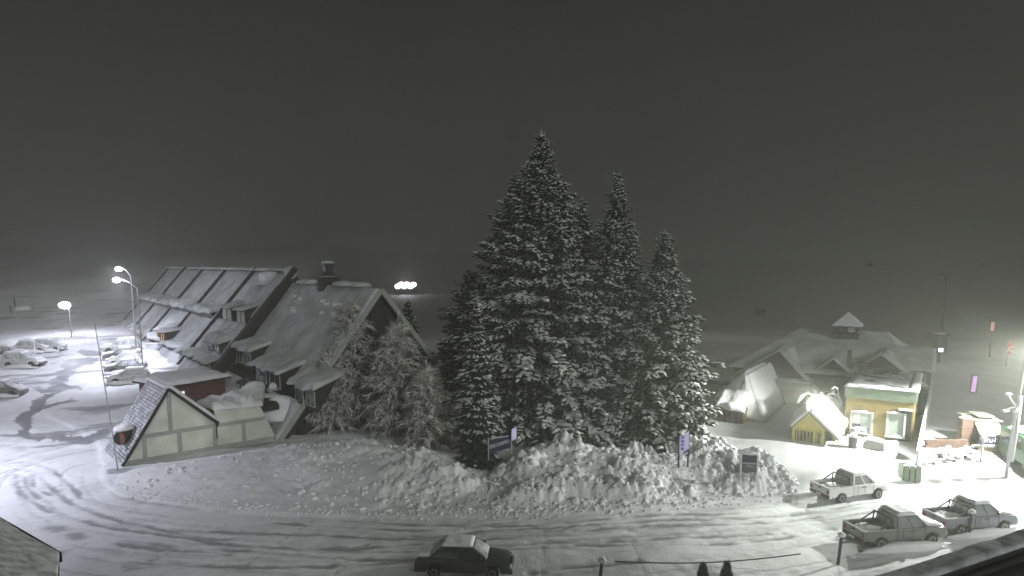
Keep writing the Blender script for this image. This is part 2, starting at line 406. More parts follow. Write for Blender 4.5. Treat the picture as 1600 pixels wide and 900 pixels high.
A = np.interp(pxu, [176, 230, 420, 470, 600, 680, 760, 830, 900, 1000, 1100, 1180, 1235, 1256], [.15, .35, .5, 1.1, 1.25, 1.0, .35, 1.6, 1.6, 1.25, 1.45, 1.3, .5, 0])
prof = np.where(V < .62, smooth(0, .62, V)**.8, 1-.55*smooth(.62, 1, V))
rough = np.interp(pxu, [176, 420, 480, 620, 760, 1256], [.12, .18, .45, .5, 1, 1])
wx = bx+.35*fbm(bx*.8, by*.8, 3, 21); wy = by+.35*fbm(bx*.8, by*.8, 3, 31)
ch = (.55-worley(wx*1.5, wy*1.5, 3))*.42+(.5-worley(wx*3.1, wy*3.1, 9))*.34*vn(bx*.4, by*.4, 17)*1.6+fbm(bx*.40, by*.40, 4, 2)*.95+fbm(bx*3, by*3, 3, 5)*.16
cm = .35+1.0*smooth(.30, .62, vn(bx*.28, by*.5, 23))
furrow = .10*np.sin(6.283*(V*7+.5*U*9+.5*fbm(bx*.5, by*.5, 2, 4)))*smooth(.42, .1, V)*smooth(.3, .6, vn(bx*.12, by*.1, 6))
ch = ch*cm+furrow+.22*smooth(.5, .8, vn(bx*1.1, by*1.3, 33))*cm
hh = A*prof*(1+.25*fbm(bx*.15, by*.3, 2, 14))+ch*rough*smooth(0, .12, V)*np.minimum(1, A*1.3)
hh = np.where((V <= 0) | (U <= 0) | (U >= 1), -.3, np.maximum(hh, -.05)); hh = np.where(V >= 1, -.4, hh)
bz = G(bx, by)+hh-.05
bi = np.arange((NU+1)*(NV+1)).reshape(NU+1, NV+1)
bq = np.stack([bi[:-1, :-1], bi[1:, :-1], bi[1:, 1:], bi[:-1, 1:]], -1).reshape(-1, 4)
snowbank = obj('snowbank', (np.stack([bx, by, bz], -1).reshape(-1, 3), bq), 'rough_snow', smooth_=True, kind='stuff')
# loose blocks of ploughed snow
ico_v = np.array([(0, 0, 1), (.894, 0, .447), (.276, .851, .447), (-.724, .526, .447), (-.724, -.526, .447), (.276, -.851, .447), (.724, .526, -.447), (-.276, .851, -.447), (-.894, 0, -.447), (-.276, -.851, -.447), (.724, -.526, -.447), (0, 0, -1)])
ico_f = np.array([(0, 1, 2), (0, 2, 3), (0, 3, 4), (0, 4, 5), (0, 5, 1), (1, 6, 2), (2, 7, 3), (3, 8, 4), (4, 9, 5), (5, 10, 1), (2, 6, 7), (3, 7, 8), (4, 8, 9), (5, 9, 10), (1, 10, 6), (11, 7, 6), (11, 8, 7), (11, 9, 8), (11, 10, 9), (11, 6, 10)])
def scatter_chunks(pos, size):
    n = len(pos); jit = 1+.35*rng.standard_normal((n, 12, 1)); sc = size[:, None, None]*(.6+.7*rng.random((n, 1, 3)))*np.array([1, 1, .75])
    an = rng.random(n)*6.28; ca, sa = np.cos(an), np.sin(an); Rm = np.zeros((n, 3, 3)); Rm[:, 0, 0] = ca; Rm[:, 0, 1] = -sa; Rm[:, 1, 0] = sa; Rm[:, 1, 1] = ca; Rm[:, 2, 2] = 1
    v = np.einsum('nij,nkj->nki', Rm, ico_v[None]*jit.clip(.5, 1.5)*sc)+pos[:, None, :]
    f = (ico_f[None]+12*np.arange(n)[:, None, None]).reshape(-1, 3); return v.reshape(-1, 3), f
ii = rng.integers(0, NU, 2600); jj = np.clip((rng.random(2600)**1.3*NV*.95).astype(int), 1, NV-2)
kp = (rough[np.minimum(ii, NU), 0] > rng.random(2600)*.9); ii, jj = ii[kp], jj[kp]
pos = np.stack([bx[ii, jj], by[ii, jj], bz[ii, jj]+.03], -1)
obj('snow_chunks', scatter_chunks(pos, .05+.18*rng.random(len(pos))**2), 'rough_snow', kind='stuff')
kk = rng.random(500); cp = []
for u in kk:
    x, y = along(Kp[1:], u); g = ong(x, y+rng.random()**2*9+1); cp.append((g.x, g.y, surf(g.x, g.y)+.02))
obj('road_edge_crumbs', scatter_chunks(np.array(cp), .04+.07*rng.random(len(cp))), 'rough_snow', kind='stuff')
# ------------------------------------------------------------------ left lodge: long A-frame range running away to the left
SH, CH = math.sin(R_(38)), math.cos(R_(38))
Dv = Vector((CH, SH, 0)); Rv = Vector((-SH, CH, 0)); Lf = -Dv         # facade direction, ridge direction, down-slope side towards the viewer
foot = ong(430, 687); foot.z = 0
def solve(f, px, lo, hi):   # parameter for which point f(t) projects to column px
    g = lambda t: proj(*f(t))[0]-px
    a, b = g(lo), g(hi)
    for _ in range(50):
        m = (lo+hi)/2; v = g(m)
        if (v > 0) == (a > 0): lo, a = m, v
        else: hi = m
    return (lo+hi)/2
hw = solve(lambda t: foot+Dv*t+Vector((0, 0, 12)), 590, 0, 30)
Mid = foot+Dv*hw; zr = at(590, 450, Mid.y).z
def fr(s, q, z): v = Mid+Rv*s+Lf*q; return Vector((v.x, v.y, z))
print('lodge hw', hw, 'ridge', zr, 's(455)', solve(lambda t: fr(t, 0, zr), 455, 0, 60), 's(265)', solve(lambda t: fr(t, 0, zr), 265, 0, 200))
LOD = thing('lodge', 'steep snow-roofed lodge block with dark front gable, just behind the frosted bare trees', 'lodge')
def slope_block(s0, s1, half, ridge, base, parent):
    """both roof slabs and the two gable walls of an A-frame range"""
    th = .35
    for sg in (1, -1):
        o = [fr(s0, 0, ridge), fr(s1, 0, ridge), fr(s1, sg*half, base-.5), fr(s0, sg*half, base-.5)]
        nn = (Lf*sg*(ridge-base)+Vector((0, 0, half))).normalized()*th
        obj('roof', hexa([p-nn for p in o]+[p for p in o]), 'dark_wood', parent)
k1 = zr/hw
# ---- near block
S1 = solve(lambda t: fr(t, 0, zr), 458, 0, 60)
slope_block(-.7, S1, hw, zr, 0, LOD)
# recessed dark front gable wall, of vertical boards
nb = 26
for i in range(nb):
    q0, q1 = hw*.96-(i)*2*hw*.96/nb, hw*.96-(i+1)*2*hw*.96/nb; zt = lambda q: max(.2, (hw*.96-abs(q))*k1-.1)
    d = .03*(i % 2); a = .0+d
    obj('board', hexa([fr(a, q0-.02, -.3), fr(a, q1+.02, -.3), fr(a+.12, q1+.02, -.3), fr(a+.12, q0-.02, -.3), fr(a, q0-.02, zt(q0)), fr(a, q1+.02, zt(q1)), fr(a+.12, q1+.02, zt(q1)), fr(a+.12, q0-.02, zt(q0))]), 'dark_wood', LOD)
for sg in (1, -1):   # barge boards with a thin line of snow on top
    obj('barge_board', bar(fr(-.78, 0, zr-.12), fr(-.78, sg*hw, -.12), .09, .42, Lf*sg), 'grey_timber', LOD)
def roof_pt(q, ridge, k, off=0.): return ridge-q*k
def rsheet(name, s0, s1, q0, q1, ridge, k, th, seed, nu=40, nv=24, amp=.08, rag=.0, m='roof_snow', parent=None, fr_=.6, lift=.03):
    up = (Lf*k+Vector((0, 0, 1))).normalized()*lift
    return obj(name, sheet(fr(s0, q0, ridge-q0*k)+up, fr(s1, q0, ridge-q0*k)+up, fr(s1, q1, ridge-q1*k)+up, fr(s0, q1, ridge-q1*k)+up, nu, nv, th, amp, seed, fr_, rag), m, parent or LOD, smooth_=True)
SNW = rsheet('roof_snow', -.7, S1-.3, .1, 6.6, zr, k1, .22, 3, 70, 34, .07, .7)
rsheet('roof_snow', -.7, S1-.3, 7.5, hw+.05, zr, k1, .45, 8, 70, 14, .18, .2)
# dormers of the near block
def dormer(s0, s1, qb, proj_out, drop, ridge, k, parent, seed, window='glass', pill=(1.1, .55), frames=3, m='dark_wood', pillow=True):
    """shed dormer: nearly flat roof leaving the slope at q=qb, dark front with panes, snow pillow on top"""
    z0 = ridge-qb*k; qf = qb+proj_out; zf = z0-drop; zroof = ridge-qf*k
    f = obj('dormer', hexa([fr(s0, qb, z0-.15-proj_out*.0), fr(s1, qb, z0-.15), fr(s1, qf-.35, zroof-.1), fr(s0, qf-.35, zroof-.1), fr(s0, qb, z0+.02), fr(s1, qb, z0+.02), fr(s1, qf-.25, zf), fr(s0, qf-.25, zf)]), m, parent)
    fasc = obj('eave', hexa([fr(s0-.12, qb-.3, z0-.02), fr(s1+.12, qb-.3, z0-.02), fr(s1+.12, qf, zf-.1), fr(s0-.12, qf, zf-.1), fr(s0-.12, qb-.3, z0+.12), fr(s1+.12, qb-.3, z0+.12), fr(s1+.12, qf, zf+.06), fr(s0-.12, qf, zf+.06)]), m, f)
    n = frames; wz1 = zf-.22; wz0 = max(zroof+.15, zf-1.5)
    for i in range(n):
        a = s0+(s1-s0)*(i+.14)/n; b = s0+(s1-s0)*(i+.86)/n; q = qf-.30
        ww = obj('window', hexa([fr(a, q+.06, wz0), fr(b, q+.06, wz0), fr(b, q-.02, wz0), fr(a, q-.02, wz0), fr(a, q+.06, wz1), fr(b, q+.06, wz1), fr(b, q-.02, wz1), fr(a, q-.02, wz1)]), window, parent)
        obj('frame', join(bar(fr(a, q+.07, wz0), fr(b, q+.07, wz0), .06, .09), bar(fr(a, q+.07, wz1), fr(b, q+.07, wz1), .06, .09), bar(fr(a, q+.07, wz0), fr(a, q+.07, wz1), .09, .06), bar(fr(b, q+.07, wz0), fr(b, q+.07, wz1), .09, .06), bar(fr((a+b)/2, q+.07, wz0), fr((a+b)/2, q+.07, wz1), .05, .05)), 'grey_timber', ww)
    if pillow:
        nu = max(14, int((s1-s0)*5)); o = sheet(fr(s0-.25, qb-.6, z0+.2), fr(s1+.25, qb-.6, z0+.2), fr(s1+.25, qf+.25, zf+.06), fr(s0-.25, qf+.25, zf+.06), nu, 14, pill[1], pill[1]*.45, seed, .9, .7, pill[0]*.6, .12)
        obj('snow_pillow', o, 'roof_snow', parent, smooth_=True)
for (pa, pb, qb, sd) in [(412, 386, 4.7, 1), (462, 418, 5.3, 5), (508, 472, 5.6, 9), ]:
    s0 = solve(lambda t: fr(t, qb+1, zr-(qb+1)*k1+1), pa, -5, 40); s1 = solve(lambda t: fr(t, qb+1, zr-(qb+1)*k1+1), pb, -5, 40)
    dormer(min(s0, s1), max(s0, s1), qb, 2.5 if sd < 9 else 2.0, .75, zr, k1, LOD, sd, pill=(1.1, .45), frames=2)
# ground-floor window band with pale posts at the far end of the near block
sa = solve(lambda t: fr(t, 8.2, 2.4), 374, 0, 40); sb = solve(lambda t: fr(t, 8.2, 2.4), 408, 0, 40)
lo_, hi_ = min(sa, sb), max(sa, sb)
obj('window_band', hexa([fr(lo_, 8.5, .6), fr(hi_, 8.5, .6), fr(hi_, 7, .6), fr(lo_, 7, .6), fr(lo_, 8.5, 2.75), fr(hi_, 8.5, 2.75), fr(hi_, 7, 3.2), fr(lo_, 7, 3.2)]), 'dark_wood', LOD)
for i in range(5):
    s = lo_+(hi_-lo_)*(i+.3)/5; obj('post', bar(fr(s, 8.58, .8), fr(s, 8.58, 2.6), .28 if i % 2 else .5, .08, Lf), 'white_paint' if i in (1, 3) else 'grey_timber', LOD)
obj('snow_heap', lump(fr(1.6, 8.7, 1.6), 1.9, 1.5, 1.7, 41, 22, 12, amp=.12), 'snow', LOD, smooth_=True)
obj('snow_heap', lump(fr(5.2, 8.9, 1.2), 2.2, 1.5, 1.9, 44, 22, 12, amp=.14), 'snow', LOD, smooth_=True)
# ridge details of the near block
vsp = solve(lambda t: fr(t, 0, zr), 513, 0, 40); vc = fr(vsp, 0, zr)
CUP = thing('roof_ventilator', 'dark ventilator turret with snowy cap on the ridge of the near lodge roof', 'ventilator', vc, R_(38))
pm = F/(vc.y)
CUP.scale = (.70, .70, .72)
obj('base', join(box(-1.25, 1.25, -.9, .9, -1.2, 1.0), box(-1.4, 1.4, -1.05, 1.05, 1.0, 1.12)), 'dark_wood', CUP)
obj('neck', hexa([(-.95, -.7, 1.12), (.95, -.7, 1.12), (.95, .7, 1.12), (-.95, .7, 1.12), (-.5, -.5, 1.9), (.5, -.5, 1.9), (.5, .5, 1.9), (-.5, .5, 1.9)]), 'dark_wood', CUP)
obj('hood', join(box(-.55, .55, -.5, .5, 1.9, 3.1), box(-.85, .85, -.7, .7, 2.75, 2.95)), 'dark_metal', CUP)
obj('snow_cap', lump((0, 0, 3.05), .95, .8, .42, 4, amp=.1, flat=.2), 'roof_snow', CUP, smooth_=True)
obj('snow_cap', lump((-.3, -.2, 1.15), 1.3, .9, .14, 6, amp=.1, flat=.1), 'thin_snow', CUP, smooth_=True)
for i, px in enumerate([478, 490, 536, 552, 566]):
    s = solve(lambda t: fr(t, 0, zr), px, 0, 40); obj('snow_lump', lump(fr(s, .1, zr+.1), 1.0+.3*(i % 2), .75, .4, i, amp=.15), 'roof_snow', LOD, smooth_=True)
for i in range(14):   # slabs of snow that have started to slide near the ridge
    s = S1*(.15+.75*rng.random()); q = 1.1+.5*rng.random()+.9*(i % 2)
    obj('snow_slab', sheet(fr(s, q, zr-q*k1+.25), fr(s+1.2+rng.random(), q, zr-q*k1+.25), fr(s+1.2, q+.28, zr-(q+.28)*k1+.3), fr(s, q+.28, zr-(q+.28)*k1+.3), 8, 3, .14, .05, i, 1), 'snow', LOD, smooth_=True)

# ---- far block: taller, five bays between raised fins
Zr2 = at(443, 424, fr(S1+2, 0, 0).y).z; hw2 = 10.4; gz = 2.0; k2 = (Zr2-1.2)/hw2
S2 = solve(lambda t: fr(t, 0, Zr2), 266, 20, 200)
print('S1', S1, 'S2', S2, 'Zr2', Zr2)
FAR = thing('lodge', 'farther, taller lodge block whose snowy roof is divided by raised fins', 'lodge')
for sg in (1, -1):
    o = [fr(S1, 0, Zr2), fr(S2, 0, Zr2), fr(S2, sg*hw2, 1.0), fr(S1, sg*hw2, .7)]
    nn = (Lf*sg*(Zr2-1)+Vector((0, 0, hw2))).normalized()*.35
    obj('roof', hexa([p-nn for p in o]+o), 'dark_wood', FAR)
# dark end wall that stands proud of the near block
obj('end_wall', hexa([fr(S1, hw2, .7), fr(S1, -hw2, .7), fr(S1+.3, -hw2, .7), fr(S1+.3, hw2, .7), fr(S1, .05, Zr2), fr(S1, -.05, Zr2), fr(S1+.3, -.05, Zr2), fr(S1+.3, .05, Zr2)]), 'dark_wood', FAR)
obj('barge_board', bar(fr(S1-.25, -.2, Zr2+.35), fr(S1-.25, 9.2, Zr2+.35-9.2*k2), .9, .5, Lf), 'dark_wood', FAR)
obj('verge_snow', bar(fr(S1+.05, .3, Zr2+.42-.3*k2), fr(S1+.05, 9.2, Zr2+.42-9.2*k2), .32, .16, Lf), 'thin_snow', FAR)
nb2 = 5; bays = [S1+(S2-S1)*i/nb2 for i in range(nb2+1)]
for i in range(nb2):
    a, b = bays[i]+.3, bays[i+1]-.3
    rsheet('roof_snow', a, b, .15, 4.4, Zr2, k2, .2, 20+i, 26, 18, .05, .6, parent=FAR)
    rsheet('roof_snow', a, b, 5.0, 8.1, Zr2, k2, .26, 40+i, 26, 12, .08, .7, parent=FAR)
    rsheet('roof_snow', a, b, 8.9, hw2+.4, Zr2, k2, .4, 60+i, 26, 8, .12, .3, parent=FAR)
    # fin
for i in range(nb2+1):
    s = bays[i]
    if i > 0:
        obj('fin', hexa([fr(s-.25, .1, Zr2-.1), fr(s+.25, .1, Zr2-.1), fr(s+.25, 10.8, Zr2-10.8*k2), fr(s-.25, 10.8, Zr2-10.8*k2), fr(s-.25, .1, Zr2+.65), fr(s+.25, .1, Zr2+.65), fr(s+.25, 10.8, Zr2+.8-10.8*k2), fr(s-.25, 10.8, Zr2+.8-10.8*k2)]), 'dark_wood', FAR)
        for (qa, qb) in ((.1, 4.2), (4.8, 10.8)):
            obj('fin_snow', bar(fr(s+.1, qa, Zr2+.72-qa*k2), fr(s+.1, qb, Zr2+.78-qb*k2), .35, .14, Lf), 'thin_snow', FAR)
for i in range(nb2):
    a, b = bays[i], bays[i+1]; w = b-a
    if i == 0:
        for (f0, f1) in ((.12, .36), (.52, .82)):
            dormer(a+w*f0, a+w*f1, 3.2, 2.1, .5, Zr2, k2, FAR, i*3+int(f0*10), window='blind', pill=(.6, .18), frames=2)
        dormer(a+w*.1, a+w*.5, 6.3, 1.9, .4, Zr2, k2, FAR, 33, pill=(1, .75), frames=2)
    else:
        dormer(a+w*.07, a+w*.93, 4.2, 1.5, .35, Zr2, k2, FAR, 50+i, pill=(1, .55), frames=5)
    dormer(a+w*.08, a+w*.92, 8.0, 1.3, .3, Zr2, k2, FAR, 70+i, window=('glow_orange' if i == 3 else 'glass'), pill=(.8, .35), frames=5 if i < 4 else 3, pillow=(i != 9))
    for j in range(9):
        s = a+w*rng.random(); obj('snow_lump', lump(fr(s, .1, Zr2+.1), .6+.6*rng.random(), .5, .3, i*9+j, 10, 6, amp=.2), 'roof_snow', FAR, smooth_=True)
qw = 9.1; sw = solve(lambda t: fr(t, qw, 3.5), 253, 20, 120); zw = at(253, 528, fr(sw, qw, 0).y).z; print('lit window', sw, zw)
obj('lit_bay', hexa([fr(sw-2.6, qw-2.4, zw-1.2), fr(sw+2.9, qw-2.4, zw-1.2), fr(sw+2.9, qw, zw-1.2), fr(sw-2.6, qw, zw-1.2), fr(sw-2.6, qw-2.4, zw+1.2), fr(sw+2.9, qw-2.4, zw+1.2), fr(sw+2.9, qw, zw+.75), fr(sw-2.6, qw, zw+.75)]), 'dark_wood', FAR)
for i in range(4):
    a = sw-2.3+i*1.25; ww = obj('window', hexa([fr(a, qw+.05, zw-.7), fr(a+1.0, qw+.05, zw-.7), fr(a+1.0, qw-.05, zw-.7), fr(a, qw-.05, zw-.7), fr(a, qw+.05, zw+.6), fr(a+1.0, qw+.05, zw+.6), fr(a+1.0, qw-.05, zw+.6), fr(a, qw-.05, zw+.6)]), 'glow_orange' if i != 2 else 'red_brown', FAR)
    obj('frame', join(bar(fr(a, qw+.08, zw-.7), fr(a, qw+.08, zw+.6), .12, .06), bar(fr(a+1.0, qw+.08, zw-.7), fr(a+1.0, qw+.08, zw+.6), .12, .06)), 'dark_wood', ww)
obj('sill_snow', lump(fr(sw, qw+.1, zw-.8), 2.8, .4, .16, 3, 20, 8, amp=.1), 'snow', FAR, smooth_=True)
obj('snow_pillow', sheet(fr(sw-2.9, qw-2.4, zw+1.25), fr(sw+3.1, qw-2.4, zw+1.25), fr(sw+3.1, qw+.3, zw+.9), fr(sw-2.9, qw+.3, zw+.9), 26, 12, .4, .15, 77, .9, .5), 'roof_snow', FAR, smooth_=True)
# things on the ridge of the far block
p = at(421, 436, fr(S1+4, 0, 0).y)
b = thing('air_handler', 'pale boxy air unit with snow on it, on the ridge of the far lodge block', 'air unit', p, R_(-52))
obj('casing', box(-1.35, 1.35, -.8, .8, -.5, .75), 'pole_metal', b, bevel=.05)
for i in range(5): obj('slat', box(-1.2, 1.2, -.84, -.8, -.3+i*.2, -.2+i*.2), 'white_paint', b)
obj('snow_cap', lump((0, 0, .75), 1.4, .85, .18, 3, flat=.1, amp=.06), 'snow', b, smooth_=True)
obj('snow_ledge', lump((0, -1, -.55), 1.7, .6, .2, 5, flat=.3, amp=.1), 'snow', b, smooth_=True)
p = at(454, 430, fr(S1, 0, 0).y)
b = thing('satellite_dish', 'small round dish with snow on the top corner of the dark end wall', 'dish', p, R_(20))
prof_ = [(0, 0), (.35, .04), (.62, .16), (.75, .28)]
V_ = []; F_ = []
for r, d in prof_:
    for j in range(16): t = 2*math.pi*j/16; V_.append((r*math.cos(t), -d, r*math.sin(t)+.3))
for i in range(3):
    for j in range(16): F_.append((i*16+j, i*16+(j+1) % 16, (i+1)*16+(j+1) % 16, (i+1)*16+j))
obj('dish', (V_, F_), 'roof_snow', b, smooth_=True); obj('bracket', tube([(0, 0, .3), (0, .3, -.1), (0, .3, -1.0)], .05), 'dark_metal', b)

# ------------------------------------------------------------------ cream half-timbered wing with small shingled gable
CW = thing('half_timbered_wing', 'cream half-timbered low wing with a small steep shingled gable at its left end', 'building')
c0 = ong(190, 729); c0.z = 0
dF = (foot-c0); LW = dF.length; fD = dF.normalized(); nF = Vector((fD.y, -fD.x, 0)); bk = -nF    # nF points to the viewer
def cw(t, w, z): v = c0+fD*t+bk*w; return Vector((v.x, v.y, z))
ta = solve(lambda t: cw(t, 0, 5), 262, 0, 12); za = at(262, 609, cw(ta, 0, 0).y).z
tr = solve(lambda t: cw(t, 0, 2.3), 336, 0, 14); zrt = at(336, 661, cw(tr, 0, 0).y).z
print('small gable', LW, ta, za, tr, zrt)
zw0, zw1 = 3.15, 2.95
# wall: gable piece and long piece
V_ = [cw(0, 0, -.4), cw(tr, 0, -.4), cw(tr, 0, zrt), cw(ta, 0, za)]; V_ += [v+bk*.25 for v in V_]
obj('gable_wall', (V_, [(0, 1, 2, 3), (7, 6, 5, 4), (0, 4, 5, 1), (1, 5, 6, 2), (2, 6, 7, 3), (3, 7, 4, 0)]), 'cream_wall', CW)
obj('wall', hexa([cw(tr, 0, -.4), cw(LW+.3, 0, -.4), cw(LW+.3, .25, -.4), cw(tr, .25, -.4), cw(tr, 0, zw0), cw(LW-1.1, 0, zw1), cw(LW-1.1, .25, zw1), cw(tr, .25, zw0)]), 'cream_wall', CW)
def timb(t0, z0, t1, z1, w=.28): obj('timber', bar(cw(t0, -.03, z0), cw(t1, -.03, z1), .09, w, nF.cross(Vector((t1-t0, 0, z1-z0))) if False else ((0, 0, 1) if abs(t1-t0) > abs(z1-z0) else fD)), 'grey_timber', CW)
def vert(t, z0, z1, w=.30): obj('timber', hexa([cw(t-w/2, -.045, z0), cw(t+w/2, -.045, z0), cw(t+w/2, .01, z0), cw(t-w/2, .01, z0), cw(t-w/2, -.045, z1), cw(t+w/2, -.045, z1), cw(t+w/2, .01, z1), cw(t-w/2, .01, z1)]), 'grey_timber', CW)
def horiz(t0, t1, z, w=.28, d=.06): obj('timber', hexa([cw(t0, -d, z-w/2), cw(t1, -d, z-w/2), cw(t1, .01, z-w/2), cw(t0, .01, z-w/2), cw(t0, -d, z+w/2), cw(t1, -d, z+w/2), cw(t1, .01, z+w/2), cw(t0, .01, z+w/2)]), 'grey_timber', CW)
kg = za/ta
horiz(.1, LW-.2, .12, .42); horiz(1.95/kg+.12, LW-.75, 1.95)
for px, zt in ((226, 1.8), (281, 1.8), (336, 1.8), (381, 1.8)):
    t = solve(lambda t: cw(t, 0, 1), px, 0, LW); vert(t, .33, zt)
vert(ta+.05, 2.09, za-.35)
obj('downpipe', tube([cw(tr+.05, -.12, 2.6), cw(tr+.05, -.12, .9)], .05), 'dark_metal', CW); obj('lamp', lump(cw(tr+.1, -.15, 2.0), .12, .12, .12, flat=1, amp=0), 'dark_metal', CW)
# small gable roof
dl = solve(lambda w: cw(ta, w, za), 233, 0, 20); print('small ridge len', dl)
ov = .35
def rslab(name, pa, pb, pc, pd, th, m):
    n = (pb-pa).cross(pd-pa).normalized(); n = n if n.z > 0 else -n
    return obj(name, hexa([p-n*th for p in (pa, pb, pc, pd)]+[pa, pb, pc, pd]), m, CW)
A0, A1 = cw(ta, -ov, za+.16), cw(ta, dl, za+.16); E0, E1 = cw(-.05, -ov, .12), cw(-.05, dl, .12)
G0, G1 = cw(tr+.15, -ov, zrt+.05), cw(tr+.15, dl, zrt+.05)
rslab('roof', A0, A1, E1, E0, .14, 'dark_wood'); rslab('roof', A0, A1, G1, G0, .14, 'dark_wood')
obj('snow_cover', sheet(A0, A1, G1+Vector((0, 0, .1)), G0+Vector((0, 0, .1)), 16, 10, .3, .06, 3), 'snow', CW, smooth_=True)
# shingle courses on the left slope, one joined part: individually raised shingles dusted with snow
sv, sf = [], []; nrm = (A1-A0).cross(E0-A0).normalized(); nrm = nrm if nrm.z > 0 else -nrm
rows, cols = 26, 34
for r in range(rows):
    for c in range(cols):
        u0 = (c+.5*(r % 2))/cols; u1 = u0+.93/cols
        if u0 > .995: continue
        u1 = min(u1, 1); v0, v1 = r/rows, (r+1.12)/rows
        if u0 < .45 and v0 > .62+.1*math.sin(c): continue
        P_ = [A0.lerp(A1, u).lerp(E0.lerp(E1, u), v) for u, v in ((u0, v0), (u1, v0), (u1, v1), (u0, v1))]
        h = .015+.03*random.random(); P_ = [P_[0]+nrm*.01, P_[1]+nrm*.01, P_[2]+nrm*(.05+h), P_[3]+nrm*(.05+h)]
        n = len(sv); sv += P_+[p-nrm*.06 for p in P_]; sf += [(n, n+1, n+2, n+3), (n+3, n+2, n+6, n+7), (n, n+3, n+7, n+4), (n+1, n+5, n+6, n+2)]
obj('shingles', (sv, sf), 'shingle', CW, kind='stuff')
# thin snow caught on the lower edge of each shingle course
sv, sf = [], []
for r in range(rows):
    for c in range(cols):
        if random.random() < .06: continue
        u0 = (c+.5*(r % 2)+.05)/cols; u1 = min(u0+.8/cols, 1); v0 = (r+.12)/rows; v1 = v0+(.62+.3*random.random())/rows
        if u0 > .98: continue
        P_ = [A0.lerp(A1, u).lerp(E0.lerp(E1, u), v)+nrm*.075 for u, v in ((u0, v0), (u1, v0), (u1, v1), (u0, v1))]
        n = len(sv); sv += P_+[p-nrm*.06 for p in P_]; sf += [(n, n+1, n+2, n+3), (n+3, n+2, n+6, n+7), (n, n+3, n+7, n+4), (n+1, n+5, n+6, n+2)]
obj('shingle_snow', (sv, sf), 'thin_snow', CW, kind='stuff')
obj('ridge_snow', sheet(A0+Vector((0, 0, .02))-fD*.30, A1-fD*.30, A1+fD*.38, A0+fD*.38, 16, 5, .16, .04, 7, 1), 'snow', CW, smooth_=True)
obj('barge_board', bar(cw(ta, -ov-.03, za+.12), cw(.55, -ov-.03, (.55)*kg+.10), .07, .2, fD), 'dark_wood', CW)
obj('barge_board', bar(cw(ta, -ov-.03, za+.12), cw(tr+.15, -ov-.03, zrt+.02), .07, .2, fD), 'dark_wood', CW)
# low round-headed dormer at the foot of the slope
p = at(197, 683, cw(1.0, .6, 0).y); dw = obj('dormer', tube([p+bk*1.8+fD*.6, p-fD*.35+nF*.15], .52, 16), 'dark_wood', CW, smooth_=False)
obj('dormer_face', cyl(p-fD*.35+nF*.16, (-fD+nF*.5), .46, .05, 16), 'red_brown', dw); obj('dormer_snow', lump(p+Vector((0, 0, .55))+bk*.5, .65, .9, .35, 2), 'snow', dw, smooth_=True)
# snow-laden roof behind the long wall
obj('roof_deck', hexa([cw(tr, .1, 2.5), cw(LW+.5, .1, 2.5), cw(LW+1.5, 5.5, 2.5), cw(tr, 4.5, 2.5), cw(tr, .1, 2.9), cw(LW+.5, .1, 2.9), cw(LW+1.5, 5.5, 3.3), cw(tr, 4.5, 2.9)]), 'dark_wood', CW)
obj('roof_snow', sheet(cw(tr, 4.6, 2.9), cw(LW+1.5, 5.6, 3.6), cw(LW-.9, -.08, zw1+.02), cw(tr-.1, -.08, zw0+.02), 50, 26, .42, .26, 11, .55, .2, .5), 'snow', CW, smooth_=True)
for i, (px, py, w, r) in enumerate([(372, 622, 4.2, 1.3), (455, 600, 5.8, 1.6), (420, 628, 3.4, 1.6), (478, 606, 5.2, 1.7)]):
    t = solve(lambda t: cw(t, w, 3), px, 0, 30); q = cw(t, w, 3.0); obj('snow_heap', lump((q.x, q.y, at(px, py, q.y).z-.3), r*1.3, r, .95, i*3, 22, 12, amp=.12), 'snow', CW, smooth_=True)
# red-brown annex in the yard behind
pa, pb = at(266, 606, 61), at(352, 603, 66)
AX = thing('annex', 'low red-brown flat annex under thick snow behind the shingled gable', 'annex')
d = (pb-pa); d.z = 0; dn = d.normalized(); bn = Vector((-dn.y, dn.x, 0)); zt = 3.1
q0, q1 = Vector((pa.x, pa.y, 0)), Vector((pb.x, pb.y, 0))
obj('wall', hexa([q0, q1, q1+bn*5, q0+bn*5]+[Vector((v.x, v.y, zt)) for v in (q0, q1, q1+bn*5, q0+bn*5)]), 'red_brown', AX)
obj('roof', hexa([Vector((v.x, v.y, z)) for z in (zt, zt+.18) for v in (q0-dn*.4-bn*.4, q1+dn*.4-bn*.4, q1+dn*.4+bn*5.4, q0-dn*.4+bn*5.4)]), 'dark_wood', AX)
obj('roof_snow', sheet(q0-dn*.45+bn*5.4+Vector((0, 0, zt+.18)), q1+dn*.45+bn*5.4+Vector((0, 0, zt+.18)), q1+dn*.45-bn*.45+Vector((0, 0, zt+.18)), q0-dn*.45-bn*.45+Vector((0, 0, zt+.18)), 26, 14, .42, .12, 4, .7, .3), 'snow', AX, smooth_=True)
wc = q0+dn*.9+Vector((0, 0, 2.15))
ww = obj('window', bar(wc-dn*.42-bn*.03, wc+dn*.42-bn*.03, .08, .75), 'glow_white', AX); obj('frame', join(bar(wc-dn*.5-bn*.06+Vector((0, 0, .4)), wc+dn*.5-bn*.06+Vector((0, 0, .4)), .08, .09), bar(wc-dn*.5-bn*.06-Vector((0, 0, .4)), wc+dn*.5-bn*.06-Vector((0, 0, .4)), .08, .09)), 'white_paint', ww)
